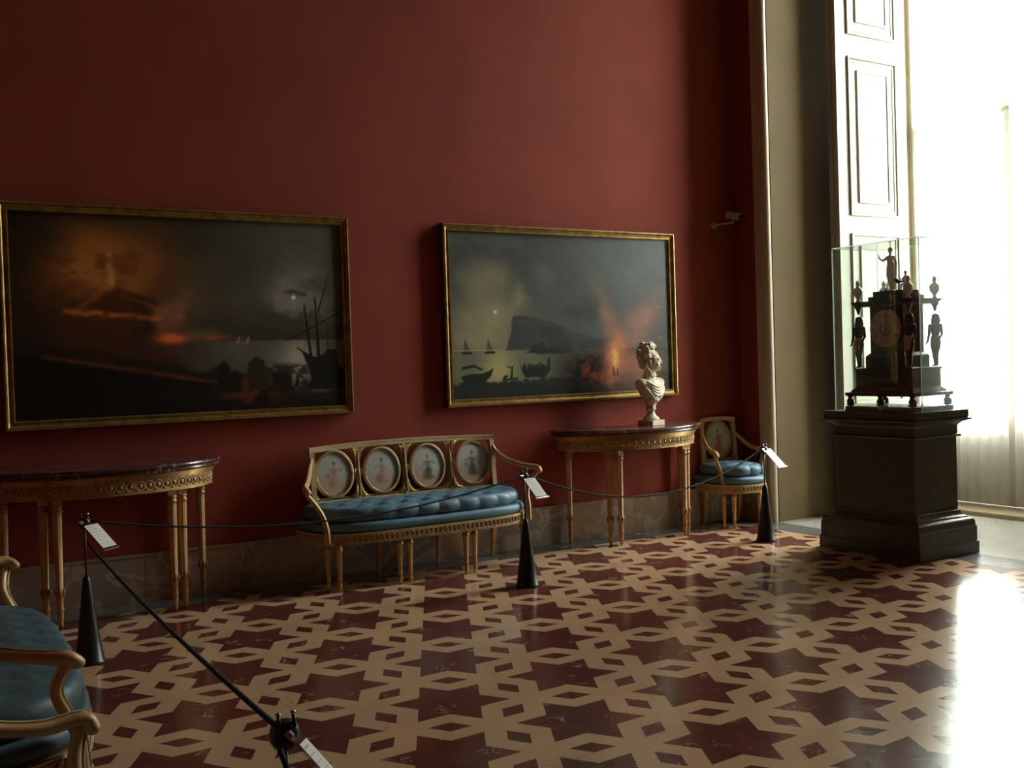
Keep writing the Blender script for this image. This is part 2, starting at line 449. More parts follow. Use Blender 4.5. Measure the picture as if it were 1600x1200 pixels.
# ------------------------------------------------------------------ window: frame, sashes, panels, panes
win = tag(empty('window_1', (XG, 0, 0)), kind='structure')
b = MB()
yc = -1.63
b.box(-0.05, 0.07, YR - 0.07, YR, 0.045, ZW); b.box(-0.05, 0.07, YR2, YR2 + 0.07, 0.045, ZW)
b.box(-0.05, 0.07, YR2 + 0.07, YR - 0.07, ZW - 0.08, ZW); b.box(-0.05, 0.07, YR2 + 0.07, YR - 0.07, 4.06, 4.11)
b.build('window_frame', M_white_paint, win)
for (ya, yb) in ((YR - 0.07, yc + 0.003), (yc - 0.003, YR2 + 0.07)):
    b = MB(); hi, lo = max(ya, yb), min(ya, yb)
    b.box(0, 0.05, hi - 0.08, hi, 0.05, 4.06); b.box(0, 0.05, lo, lo + 0.08, 0.05, 4.06)
    b.box(0, 0.05, lo + 0.08, hi - 0.08, 0.05, 0.95); b.box(0, 0.05, lo + 0.08, hi - 0.08, 4.02, 4.06)
    b.box(-0.012, 0, lo + 0.16, hi - 0.16, 0.2, 0.85, bev=0.005)
    s_ = b.build('casement', M_white_paint, win)
    b = MB(); b.box(0.02, 0.026, lo + 0.08, hi - 0.08, 0.95, 4.02); b.build('pane', M_glass, s_)
b = MB(); b.box(0.02, 0.026, YR2 + 0.07, YR - 0.07, 4.11, ZW - 0.08); b.build('fanlight_pane', M_glass, win)

# folded shutters standing out from the reveals
def shutter(y0, sgn, name_label, cat_side):
    root = empty('window_shutter', (8.13, y0, 0.06))
    tag(root, name_label, 'shutter')
    H = 7.2; Wd = 1.05; T = 0.055
    for q in range(2):
        b = MB()
        ya = -sgn * (q * (T + 0.008)); yb = ya - sgn * T
        y_lo, y_hi = min(ya, yb), max(ya, yb)
        b.box(0, Wd, y_lo, y_hi, 0, H)
        # raised panels with stepped mouldings, on the side towards the opening
        yf = y_lo if sgn > 0 else y_hi
        zs = [(0.12, 0.90), (1.08, 2.80), (2.98, 4.58), (4.80, 7.0)]
        for (z0, z1) in zs:
            for inset, h in ((0.0, 0.020), (0.035, 0.008), (0.13, 0.018), (0.15, 0.012)):
                x0, x1 = 0.16 + inset, Wd - 0.16 - inset
                za, zb = z0 + inset, z1 - inset
                w = 0.022
                if inset < 0.1 or inset == 0.13:
                    for (a0, a1, c0, c1) in ((x0, x1, za, za + w), (x0, x1, zb - w, zb), (x0, x0 + w, za + w, zb - w), (x1 - w, x1, za + w, zb - w)):
                        b.box(a0, a1, min(yf, yf - sgn * h), max(yf, yf - sgn * h), c0, c1)
                else:
                    b.box(x0, x1, min(yf, yf - sgn * 0.008), max(yf, yf - sgn * 0.008), za, zb)
        lf = b.build('shutter_leaf', M_white_paint, root)
    for z in (0.5, 2.6, 4.6):
        b = MB(); b.lathe([(0.008, -0.06), (0.012, -0.055), (0.012, 0.055), (0.008, 0.06)], (Wd + 0.012, -sgn * 0.06, z), 8); b.build('hinge', M_gold, root)
    return root
shutter(-0.60, 1, 'white panelled window shutter folded back, left of the bright curtain and behind the glass case', 'left')

# sheer curtains
def curtain(y0, y1, label, ph):
    b = MB(); n = 160; rows = 30; vs = []; fs = []
    for i in range(rows + 1):
        z = 0.075 + (7.22 - 0.075) * i / rows
        for j in range(n + 1):
            t = j / n; y = y0 + (y1 - y0) * t
            amp = 0.018 + 0.010 * math.sin(5 * t + ph)
            x = 9.475 + amp * math.sin(2 * PI * 9 * t + ph + 0.5 * math.sin(z * 0.9 + ph)) + 0.003 * math.sin(2 * PI * 31 * t)
            vs.append((x, y, z))
    w = n + 1
    for i in range(rows):
        for j in range(n): fs.append((i * w + j, i * w + j + 1, (i + 1) * w + j + 1, (i + 1) * w + j))
    b.add(vs, fs, 0, True)
    root = empty('sheer_curtain', (0, 0, 0))
    b.build('voile', M_voile, root)
    b = MB()                                                       # stitched bottom hem
    vs = []; fs = []
    for i, z in enumerate((0.075, 0.14)):
        for j in range(n + 1):
            t = j / n; y = y0 + (y1 - y0) * t
            amp = 0.018 + 0.010 * math.sin(5 * t + ph)
            x = 9.468 + amp * math.sin(2 * PI * 9 * t + ph + 0.5 * math.sin(z * 0.9 + ph)) + 0.003 * math.sin(2 * PI * 31 * t)
            vs.append((x, y, z))
    for j in range(n): fs.append((j, j + 1, w + j + 1, w + j))
    b.add(vs, fs, 0, True); b.build('hem', M_voile, root)
    return tag(root, label, 'curtain')
curtain(-0.56, -1.60, 'white sheer curtain panel hanging behind the clock case', 0.4)
curtain(-1.665, -2.37, 'white sheer curtain panel on the side of the window away from the clock', 1.9)
b = MB(); b.tube([(9.45, YR - 0.02, 7.25), (9.45, YR2 + 0.02, 7.25)], 0.014, 10)
tag(b.build('curtain_rod', M_gold), 'gilt rod carrying both sheer curtains high above the window', 'curtain rod')

# ------------------------------------------------------------------ paintings
rng = np.random.default_rng(3)
def vnoise(u, v, fx, fy, seed, octs=4):
    out = np.zeros_like(u); amp = 1.0; tot = 0
    for o in range(octs):
        r = np.random.default_rng(seed + o * 17).random((64, 64))
        x = u * fx * 2 ** o; y = v * fy * 2 ** o
        xi = np.floor(x).astype(int); yi = np.floor(y).astype(int)
        xf = x - xi; yf = y - yi
        xf = xf * xf * (3 - 2 * xf); yf = yf * yf * (3 - 2 * yf)
        g = lambda a, c: r[a % 64, c % 64]
        out += amp * ((g(xi, yi) * (1 - xf) + g(xi + 1, yi) * xf) * (1 - yf) + (g(xi, yi + 1) * (1 - xf) + g(xi + 1, yi + 1) * xf) * yf)
        tot += amp; amp *= 0.5
    return out / tot
def ss(e0, e1, x):
    t = np.clip((x - e0) / (e1 - e0), 0, 1); return t * t * (3 - 2 * t)
def mixc(col, c, m_): return col * (1 - m_[..., None]) + np.array(c) * m_[..., None]
def glow(u, v, cx, cy, rx, ry): return np.exp(-(((u - cx) / rx) ** 2 + ((v - cy) / ry) ** 2))
def lin(*c): return tuple((x / 255.0) ** 2.2 for x in c)
def seg_mask(u, v, p, q, w0, w1=None):
    w1 = w0 if w1 is None else w1
    A = 1.6                                                       # picture aspect
    px, py = (q[0] - p[0]) * A, q[1] - p[1]
    du, dv = (u - p[0]) * A, v - p[1]
    t = np.clip((du * px + dv * py) / (px * px + py * py + 1e-9), 0, 1)
    d = np.hypot(du - t * px, dv - t * py)
    w = w0 + (w1 - w0) * t
    return 1 - ss(w * 0.7, w * 1.2, d)

def seg_soft(u, v, p, q, w):
    A = 1.6
    px, py = (q[0] - p[0]) * A, q[1] - p[1]
    du, dv = (u - p[0]) * A, v - p[1]
    t = np.clip((du * px + dv * py) / (px * px + py * py + 1e-9), 0, 1)
    return np.exp(-((du - t * px) ** 2 + (dv - t * py) ** 2) / (w * w))
def poly_mask(u, v, pts, soft=0.004):
    """filled outline with a soft edge; pts in picture units"""
    inside = np.zeros(u.shape, bool); dmin = np.full(u.shape, 9.0); A = 1.6
    n = len(pts)
    for i in range(n):
        (x1, y1), (x2, y2) = pts[i], pts[(i + 1) % n]
        cond = ((y1 > v) != (y2 > v)) & (u < (x2 - x1) * (v - y1) / (y2 - y1 + 1e-12) + x1)
        inside ^= cond
        px, py = (x2 - x1) * A, y2 - y1; du, dv = (u - x1) * A, v - y1
        t = np.clip((du * px + dv * py) / (px * px + py * py + 1e-9), 0, 1)
        dmin = np.minimum(dmin, np.hypot(du - t * px, dv - t * py))
    sd = np.where(inside, dmin, -dmin)
    return ss(-soft, soft, sd)

def paint_eruption(u, v):     # u to the right, v up
    n1 = vnoise(u, v, 5, 4, 11); n2 = vnoise(u, v, 12, 9, 23); n3 = vnoise(u, v, 30, 24, 5, 3)
    uw = u + (n1 - .5) * .16 + (n2 - .5) * .07; vw = v + (n2 - .5) * .14 + (n3 - .5) * .04
    col = np.zeros(u.shape + (3,)) + np.array(lin(50, 45, 33))
    col = mixc(col, lin(84, 84, 76), ss(0.35, 0.95, u) * ss(0.30, 0.6, v) * (0.5 + 0.5 * n1))
    col = mixc(col, lin(30, 27, 20), ss(.25, .0, u) * .7)
    col = mixc(col, lin(122, 70, 32), np.clip(glow(uw, vw, 0.27, 0.68, 0.17, 0.22) * 1.5, 0, 1) * .85)
    col = mixc(col, lin(180, 116, 54), np.clip(glow(uw, vw, 0.27, 0.73, 0.11, 0.15) * 1.4, 0, 1) * ss(.30, .6, n2 * .6 + n1 * .4) * .85)
    col = mixc(col, lin(70, 34, 22), glow(uw, vw, 0.42, 0.66, 0.05, 0.16) * .6)
    col = mixc(col, lin(46, 34, 24), ss(.52, .62, n2) * glow(uw, vw, .22, .66, .1, .12) * .7)
    col = mixc(col, lin(98, 84, 58), glow(uw, vw, 0.54, 0.62, 0.11, 0.2) * .6)
    # mountain
    ridge = 0.66 - 0.55 * np.abs(u - 0.285) ** 0.85 - (n3 - .5) * .03
    mtn = ss(0.012, -0.012, v - ridge) * ss(0.03, 0.16, u) * (1 - ss(0.44, 0.56, u))
    col = mixc(col, lin(70, 42, 26), mtn * .9)
    col = mixc(col, lin(150, 76, 36), mtn * ss(0.45, 0.65, n2) * glow(u, v, .24, .57, .13, .08))
    col = mixc(col, lin(40, 28, 20), mtn * ss(.52, .60, u * 1.6 + n2 * .1) * .5)
    for (p, q, w, a, c) in (((0.272, 0.66), (0.270, 0.80), 0.016, .75, (226, 158, 84)), ((0.262, 0.64), (0.17, 0.52), 0.014, .65, (200, 110, 52)), ((0.145, 0.522), (0.235, 0.510), 0.012, .85, (232, 134, 66)),
                            ((0.27, 0.505), (0.41, 0.490), 0.011, .75, (214, 116, 56)), ((.31, .60), (.43, .52), .012, .45, (170, 84, 44))):
        col = mixc(col, lin(*c), np.clip(seg_soft(u + (n3 - .5) * .012, v + (n3 - .5) * .022, p, q, w * 1.15) * (n2 * 2.2 - .35), 0, 1) * a * .9)
    # moonlit clouds and moon
    cg = np.clip(glow(uw, vw, 0.86, 0.64, 0.085, 0.14) * 1.1 + glow(uw, vw, .77, .56, .07, .07) * .8, 0, 1)
    col = mixc(col, lin(138, 132, 122), cg * ss(.25, .6, n2 * .5 + n1 * .5) * .85)
    col = mixc(col, lin(50, 48, 46), np.clip(glow(u + (n3 - .5) * .03, v + (n3 - .5) * .03, 0.825, 0.625, 0.030, 0.016) + glow(u + (n3 - .5) * .03, v, 0.86, 0.615, 0.02, 0.012), 0, 1) * .85)
    col = mixc(col, lin(228, 222, 205), ss(0.014, 0.009, np.hypot((u - 0.833) * 1.6, v - 0.598)))
    # distant hill, water, fires
    hill = ss(0.008, -0.008, v - (0.375 + 0.105 * np.exp(-((u - 0.56) / 0.12) ** 2) + 0.05 * np.exp(-((u - .76) / .09) ** 2) + (n3 - .5) * .012))
    col = mixc(col, lin(58, 57, 46), hill * ss(.40, .50, u))
    col = mixc(col, lin(96, 92, 48), glow(u, v, 0.535, 0.41, 0.05, 0.025) * .8)
    sm = glow(uw - (v - .45) * .30, v, 0.475, 0.50, 0.035, 0.10)
    col = mixc(col, lin(158, 104, 76), np.clip(sm * (0.5 + n2), 0, 1) * .65)
    col = mixc(col, lin(226, 108, 62), np.clip(glow(u, v, 0.445, 0.385, 0.04, 0.022) * 1.4 * (0.3 + n3), 0, 1))
    col = mixc(col, lin(170, 92, 56), np.clip(glow(u, v, 0.57, 0.385, 0.06, 0.014) * (n3 + .2), 0, 1) * .8)
    water = ss(0.372, 0.362, v) * ss(0.44, 0.62, u)
    col = mixc(col, lin(98, 94, 88), water * (0.45 + 0.5 * n2))
    col = mixc(col, lin(166, 158, 140), glow(u, v, 0.84, 0.27, 0.055, 0.10) * water * .9)
    for cx in (.645, .675): col = mixc(col, lin(140, 122, 104), seg_mask(u, v, (cx, .36), (cx + .008, .395), .009, .001))
    # dark shore
    shore = 0.36 - 0.26 * ss(.05, .95, u) + (n3 - .5) * .06 + (n2 - .5) * .04
    col = mixc(col, lin(38, 31, 23), ss(0.02, -0.02, v - shore))
    col = mixc(col, lin(92, 52, 34), np.clip(glow(u, v, .40, .30, .18, .05) * (n3 * 1.6 - .4), 0, 1) * .6)
    col = mixc(col, lin(22, 19, 15), ss(0.02, -0.02, v - (0.29 - 0.30 * (u - 0.08) + (n3 - .5) * .02)))
    col = mixc(col, lin(104, 60, 36), seg_soft(u, v + (n3 - .5) * .01, (0.08, 0.305), (0.62, 0.140), 0.010) * (0.25 + .7 * n3))
    crowd = ss(.48, .6, n3 + glow(u, v, .72, .17, .2, .06) * .35 - .1) * ss(.26, .22, v) * ss(.5, .6, u) * ss(.90, .86, u)
    col = mixc(col, lin(30, 24, 18), crowd * .9)
    col = mixc(col, lin(124, 66, 40), np.clip(glow(u, v, 0.69, 0.09, 0.07, 0.07) * (n3 * 2.0 - .65), 0, 1))
    col = mixc(col, lin(46, 36, 27), poly_mask(u, v, [(.675, .10), (.675, .25), (.70, .285), (.73, .255), (.735, .10)]))
    for cx, h in ((0.60, .27), (.775, .215), (.80, .20), (.635, .22)):
        col = mixc(col, lin(30, 25, 19), poly_mask(u, v, [(cx - .018, .10), (cx - .020, h - .03), (cx, h), (cx + .018, h - .04), (cx + .02, .1)], .01))
    col = mixc(col, lin(22, 19, 16), seg_mask(u, v, (.836, .13), (.838, .175), .010, .007))
    # moored ship with slanting yards
    dark = lin(27, 25, 23)
    col = mixc(col, dark, poly_mask(u, v, [(.853, .315), (.872, .285), (.90, .275), (.925, .285), (.945, .315), (.975, .31), (.98, .22), (1.0, .21), (1.0, .09), (.86, .10), (.885, .15), (.875, .22), (.862, .27)]))
    for p, q, w0, w1 in (((.885, .28), (.868, .56), .009, .004), ((.912, .28), (.906, .60), .010, .004), ((.805, .365), (.985, .51), .004, .004),
                         ((.915, .52), (.955, .72), .005, .002), ((.945, .28), (.945, .46), .003, .002), ((.84, .325), (.875, .285), .004, .006)):
        col = mixc(col, dark, seg_mask(u, v, p, q, w0, w1))
    for p, q in (((.906, .60), (.86, .30)), ((.906, .60), (.95, .30)), ((.868, .56), (.84, .33)), ((.955, .72), (.975, .32))):
        col = mixc(col, dark, seg_mask(u, v, p, q, .0015) * .55)
    return col * (0.86 + 0.28 * n3)[..., None] * 1.4

def paint_bay(u, v):
    n1 = vnoise(u, v, 5, 4, 41); n2 = vnoise(u, v, 13, 10, 53); n3 = vnoise(u, v, 32, 26, 65, 3)
    uw = u + (n1 - .5) * .12 + (n2 - .5) * .06; vw = v + (n2 - .5) * .12 + (n3 - .5) * .04
    col = np.zeros(u.shape + (3,)) + np.array(lin(78, 84, 82))
    col = mixc(col, lin(104, 118, 122), ss(.40, 1, u + (n1 - .5) * .3) * ss(.2, .9, v))
    col = mixc(col, lin(60, 64, 62), ss(.60, .25, u + (n1 - .5) * .25) * ss(.5, .95, v) * .85)
    col = mixc(col, lin(126, 128, 122), ss(.5, .75, n1) * ss(.3, .5, v) * .25)
    cl = np.clip(glow(uw, vw, 0.13, 0.50, 0.12, 0.15) + glow(uw, vw, .14, .72, .07, .10) * .9 + glow(uw, vw, .28, .60, .035, .10) * .8, 0, 1)
    col = mixc(col, lin(152, 144, 114), np.clip(cl * (.55 + .8 * (n2 - .1)), 0, 1) * ss(.28, .40, v + .08) * .9)
    col = mixc(col, lin(170, 158, 120), glow(u, v, 0.12, 0.36, 0.15, 0.12) * .75)
    col = mixc(col, lin(182, 170, 128), glow(u, v, 0.185, 0.50, 0.05, 0.07) * .5)
    col = mixc(col, lin(232, 226, 200), ss(.014, .008, np.hypot((u - .185) * 1.6, v - .52)))
    col = mixc(col, lin(54, 58, 58), np.clip(glow(uw, vw, .52, .53, .06, .05) + glow(uw, vw, .58, .48, .04, .06), 0, 1) * .7)
    # smoke and fire on the right
    col = mixc(col, lin(160, 116, 90), np.clip(glow(uw + (v - .3) * .22, v, 0.71, 0.42, 0.050, 0.24) * (.45 + n2), 0, 1) * .75)
    col = mixc(col, lin(178, 122, 104), np.clip(glow(uw - (v - .3) * .34, vw, 0.79, 0.42, 0.075, 0.20) * (.35 + n2), 0, 1) * .7)
    col = mixc(col, lin(188, 136, 122), ss(.45, .65, n2) * glow(u, v, .93, .55, .06, .22) * .6)
    # headland
    hl_ = 0.285 + 0.215 * ss(.222, .268, u + (n3 - .5) * .012) * (1 - ss(.28, .68, u) * .70) + (n3 - .5) * .014
    hd = ss(.006, -.006, v - hl_) * ss(.2, .215, u) * ss(.74, .64, u)
    col = mixc(col, lin(66, 70, 68), hd)
    col = mixc(col, lin(46, 50, 48), hd * ss(.42, .62, n2) * .7)
    col = mixc(col, lin(92, 90, 78), hd * ss(.50, .44, v) * ss(.43, .49, v) * ss(.28, .4, n3) * .3)
    water = ss(.290, .283, v)
    col = mixc(col, lin(112, 116, 92), water)
    col = mixc(col, lin(178, 170, 116), np.clip(glow(u, v, 0.19, 0.17, 0.06, 0.13) * 1.1, 0, 1) * water)
    col = mixc(col, lin(58, 66, 60), water * ss(.33, .5, u) * .9)
    col = mixc(col, lin(44, 47, 44), ss(.4, .6, glow(u, v + (n3 - .5) * .02, .42, .275, .13, .022)))
    col = mixc(col, lin(40, 44, 42), poly_mask(u, v, [(.33, .27), (.34, .32), (.37, .315), (.375, .335), (.39, .33), (.40, .30), (.46, .29), (.47, .27)], .006))
    shore = ss(.01, -.01, v - (.10 + .035 * ss(.35, .6, u) + .08 * ss(.50, .60, u) * ss(.74, .64, u) + (n3 - .5) * .06))
    col = mixc(col, lin(40, 45, 40), shore)
    # crowd on the quay lit by the fire
    cm = ss(.42, .56, n3 + .25 * glow(u, v, .60, .17, .10, .06)) * np.clip(glow(u, v, .60, .16, .10, .085) * 1.6, 0, 1)
    col = mixc(col, lin(38, 34, 30), cm)
    col = mixc(col, lin(168, 82, 56), np.clip(glow(u, v, 0.60, 0.15, 0.10, 0.08) * (vnoise(u, v, 46, 34, 8, 2) * 2.6 - 1.35), 0, 1))
    col = mixc(col, lin(204, 108, 78), np.clip(glow(uw, vw, 0.73, 0.17, 0.075, 0.09) * (.5 + n2), 0, 1) * .85)
    col = mixc(col, lin(226, 136, 84), np.clip(glow(uw - (v - .2) * .05, v, 0.715, 0.27, 0.030, 0.11), 0, 1) * .9)
    col = mixc(col, lin(246, 204, 116), np.clip(glow(u + (n3 - .5) * .012, v, 0.722, 0.215, 0.014, 0.055) * 1.2, 0, 1))
    col = mixc(col, lin(160, 100, 84), glow(uw, vw, .85, .14, .08, .10) * .7)
    for p, q, w0 in (((.714, .115), (.712, .16), .010), ((.731, .115), (.733, .15), .009)): col = mixc(col, lin(70, 48, 38), seg_mask(u, v, p, q, w0, w0 * .6))
    dark = lin(33, 35, 31)
    col = mixc(col, dark, poly_mask(u, v, [(.035, .135), (.05, .09), (.13, .095), (.16, .135), (.172, .185), (.150, .165), (.12, .150), (.07, .150)]))
    col = mixc(col, dark, poly_mask(u, v, [(.03, .175), (.045, .195), (.09, .205), (.13, .175), (.118, .168), (.09, .188), (.05, .178)]))
    col = mixc(col, dark, poly_mask(u, v, [(.283, .205), (.292, .150), (.305, .115), (.395, .115), (.412, .150), (.408, .175), (.30, .165)]))
    rr = random.Random(2)
    for k in range(12): col = mixc(col, dark, seg_mask(u, v, (.30 + .0095 * k, .155), (.30 + .0095 * k + rr.uniform(-.003, .003), .185 + rr.uniform(0, .02)), .010, .006))
    for p, q, w0, w1 in (((.412, .225), (.410, .16), .010, .012), ((.245, .115), (.250, .185), .010, .006), ((.228, .187), (.250, .178), .004, .004), ((.21, .108), (.27, .112), .007, .007), ((.215, .12), (.225, .13), .01, .008)):
        col = mixc(col, dark, seg_mask(u, v, p, q, w0, w1))
    for cx in (.06, .155):
        col = mixc(col, lin(86, 86, 74), poly_mask(u, v, [(cx - .012, .285), (cx - .006, .365), (cx + .018, .285)]))
        col = mixc(col, dark, seg_mask(u, v, (cx - .016, .275), (cx + .020, .275), .008))
    col = mixc(col, lin(196, 190, 152), seg_mask(u, v, (0.0, .292), (.22, .292), .0018) * .7)
    return col * (0.90 + 0.20 * n3)[..., None] * 1.08

def painted_grid(name, w, h, nx, ny, fn, mtl, parent, y=0.0):
    xs = np.linspace(-w / 2, w / 2, nx); zs = np.linspace(-h / 2, h / 2, ny)
    X, Z = np.meshgrid(xs, zs)
    vs = np.stack([X, np.full_like(X, y), Z], -1).reshape(-1, 3)
    idx = np.arange(nx * ny).reshape(ny, nx)
    F = np.stack([idx[:-1, :-1], idx[:-1, 1:], idx[1:, 1:], idx[1:, :-1]], -1).reshape(-1, 4)
    me = bpy.data.meshes.new(name); me.from_pydata(vs.tolist(), [], F.tolist())
    col = np.clip(fn(X / w + 0.5, Z / h + 0.5), 0, 1).reshape(-1, 3)
    at = me.color_attributes.new('paint', 'FLOAT_COLOR', 'POINT')
    at.data.foreach_set('color', np.concatenate([col, np.ones((len(col), 1))], 1).ravel().astype(np.float32))
    me.materials.append(mtl); me.update()
    o = bpy.data.objects.new(name, me); C.objects.link(o); o.parent = parent
    return o

M_frame = mat('old_gilt_frame', (0.50, 0.33, 0.10), 0.32, metal=0.7, noise=14, col2=(0.30, 0.17, 0.05), stretch=(1, 1, 1))
M_frame_d = mat('dark_frame_side', (0.06, 0.035, 0.02), 0.6)
def painting(loc, fn, label, tilt=0.0):
    W, H = 2.535, 1.575
    root = empty('framed_painting', loc); root.rotation_euler = (tilt, 0, 0)
    tag(root, label, 'painting')
    prof = [(0.0, 0.0), (0.0, -0.055), (0.004, -0.066), (0.014, -0.068), (0.018, -0.060), (0.022, -0.060), (0.030, -0.052), (0.046, -0.047), (0.052, -0.050), (0.056, -0.056), (0.062, -0.056), (0.066, -0.046), (0.068, -0.034)]
    b = MB(); n = len(prof); vs = []
    for sx, sz in ((-1, -1), (1, -1), (1, 1), (-1, 1)):
        for d, y in prof: vs.append((sx * (W / 2 - d), y, sz * (H / 2 - d)))
    for k in range(4):
        for j in range(n - 1):
            a = k * n + j; c = ((k + 1) % 4) * n + j
            b.add([vs[a], vs[a + 1], vs[c + 1], vs[c]], [(0, 1, 2, 3)], 1 if j == 0 or j == 4 else 0)
    b.build('frame', [M_frame, M_frame_d], root)
    b = MB(); b.box(-W / 2 + 0.06, W / 2 - 0.06, -0.025, -0.005, -H / 2 + 0.06, H / 2 - 0.06); b.build('stretcher', M_frame_d, root)
    painted_grid('canvas', W - 0.13, H - 0.13, 460, 290, fn, M_paint1, root, -0.035)
    return root
painting((1.885, -0.004, 2.084), paint_eruption, 'gilt framed oil painting of a fiery volcano eruption at night beside a moonlit ship')
painting((5.268, -0.004, 2.080), paint_bay, 'gilt framed oil painting of a moonlit bay with headland and a bonfire behind the bust')

# ------------------------------------------------------------------ legs shared by the furniture
def table_leg_mb():
    H = 0.845
    prof = [(0.010, 0.0), (0.014, 0.012), (0.017, 0.03), (0.013, 0.04), (0.019, 0.055), (0.021, 0.09), (0.017, 0.105), (0.024, 0.115), (0.024, 0.128), (0.018, 0.14),
            (0.021, 0.155), (0.020, 0.19), (0.026, 0.205), (0.029, 0.225), (0.029, 0.245), (0.024, 0.258), (0.023, 0.262), (0.031, 0.75), (0.029, 0.757), (0.036, 0.765), (0.037, 0.778), (0.028, 0.785), (0.036, 0.80), (0.036, 0.812)]
    mis = []
    for i in range(len(prof) - 1):
        z = prof[i][1]
        mis.append(1 if z < 0.255 or z > 0.749 else 0)
    b = MB()
    b.lathe(prof, (0, 0, 0), 40, flute=0.14, fn=10, band=(0.261, 0.751), mis=mis)
    for k in range(8):                                          # leaf collar
        a = 2 * PI * k / 8
        b.tube([(0.026 * math.cos(a), 0.026 * math.sin(a), 0.205), (0.033 * math.cos(a), 0.033 * math.sin(a), 0.235), (0.027 * math.cos(a), 0.027 * math.sin(a), 0.262)], [0.003, 0.006, 0.002], 5, 1)
    b.box(-0.03, 0.03, -0.03, 0.03, 0.812, H + 0.002, 0)
    return b
def seat_leg_mb(H=0.345):
    prof = [(0.009, 0.0), (0.013, 0.008), (0.012, 0.02), (0.016, 0.03), (0.017, 0.05), (0.012, 0.06), (0.016, 0.075), (0.018, 0.10), (0.015, 0.108), (0.0155, 0.112), (0.024, H - 0.05), (0.022, H - 0.045),
            (0.029, H - 0.038), (0.029, H - 0.026), (0.023, H - 0.02), (0.026, H), (0.026, H + 0.002)]
    mis = [1 if (p[1] < 0.1 or p[1] > H - 0.047) else 0 for p in prof[:-1]]
    b = MB(); b.lathe(prof, (0, 0, 0), 32, flute=0.14, fn=8, band=(0.111, H - 0.049), mis=mis)
    return b

# ------------------------------------------------------------------ console tables
def half_ellipse(a, bb, n=64, y0=0.0):
    return [(a * math.cos(t), y0 - bb * math.sin(t)) for t in np.linspace(0, PI, n)]
def make_console():
    root = empty('console_table')
    b = MB()
    vs = []; fs = []
    prof = [(0.0, 0.0), (0.012, 0.004), (0.018, 0.016), (0.016, 0.026), (0.026, 0.032), (0.034, 0.046), (0.03, 0.056), (0.012, 0.060)]
    n = 72
    a0, b0 = 0.79, 0.555
    for d, z in prof:
        for (x, y) in half_ellipse(a0 + d, b0 + d, n): vs.append((x, y, z + 0.978))
    k = len(prof)
    for i in range(k - 1):
        for j in range(n - 1): fs.append((i * n + j, i * n + j + 1, (i + 1) * n + j + 1, (i + 1) * n + j))
        fs.append((i * n, (i + 1) * n, (i + 2) * n - 1, (i + 1) * n - 1))
    fs.append(tuple(range(n))); fs.append(tuple(range((k - 1) * n, k * n)))
    b.add(vs, fs, 0); b.build('tabletop', M_tabletop, root)
    b = MB()
    def ring(a_, b_, z0, z1, mi):
        o = half_ellipse(a_, b_, n); vs = [(x, y, z0) for x, y in o] + [(x, y, z1) for x, y in o]
        fs = [(j, j + 1, j + 1 + n, j + n) for j in range(n - 1)] + [tuple(range(n)), tuple(range(n, 2 * n)), (0, n, 2 * n - 1, n - 1)]
        b.add(vs, fs, mi)
    ring(0.745, 0.512, 0.862, 0.940, 0); ring(0.757, 0.524, 0.845, 0.853, 1); ring(0.751, 0.518, 0.853, 0.863, 0)
    ring(0.755, 0.522, 0.940, 0.948, 1); ring(0.765, 0.532, 0.948, 0.966, 1); ring(0.775, 0.542, 0.966, 0.979, 1)
    b.build('apron', [M_legs, M_gold], root)
    # carved roundels in a linked chain
    b = MB()
    pts = half_ellipse(0.748, 0.515, 400); acc = 0; last = pts[0]; nxt = 0.04; kk = 0
    for i in range(1, len(pts)):
        acc += math.hypot(pts[i][0] - last[0], pts[i][1] - last[1]); last = pts[i]
        if acc >= nxt:
            tx, ty = pts[i][0] - pts[i - 1][0], pts[i][1] - pts[i - 1][1]; l = math.hypot(tx, ty); tx /= l; ty /= l
            nx_, ny_ = pts[i][0] / 0.748 ** 2, pts[i][1] / 0.515 ** 2; l = math.hypot(nx_, ny_); nx_ /= l; ny_ /= l
            c = Vector((pts[i][0] + nx_ * 0.003, pts[i][1] + ny_ * 0.003, 0.901))
            r = 0.029
            ringp = [c + Vector((tx, ty, 0)) * r * math.cos(t) + Vector((0, 0, r * 1.05 * math.sin(t))) for t in np.linspace(0, 2 * PI, 17)[:-1]]
            b.tube(ringp, 0.0038, 5, 0, closed=True, ref=(nx_, ny_, 0))
            R3 = Matrix(((tx, nx_, 0), (ty, ny_, 0), (0, 0, 1)))
            b.ell(c, (r * 0.62, 0.007, r * 0.66), 1, 10, R3)
            nxt = acc + 0.060; kk += 1
    b.build('roundel_frieze', [M_cream, M_ochre], root)
    lb = table_leg_mb()
    first = None
    for (x, y) in ((-0.66, -0.045), (-0.45, -0.375), (-0.37, -0.425), (0.37, -0.425), (0.45, -0.375), (0.66, -0.045)):
        if first is None: first = lb.build('leg', [M_legs, M_ochre], root); first.location = (x, y, 0)
        else:
            o = first.copy(); C.objects.link(o); o.parent = root; o.location = (x, y, 0)
    return root
tabR = make_console(); tabR.location = (5.87, -0.03, 0)
tag(tabR, 'half-round gilt console table with red marble top carrying the white bust', 'table', 'half-round consoles')
tabL = copy_tree(tabR); tabL.location = (1.24, -0.03, 0)
tag(tabL, 'half-round gilt console table with bare red marble top under the volcano painting', 'table', 'half-round consoles')

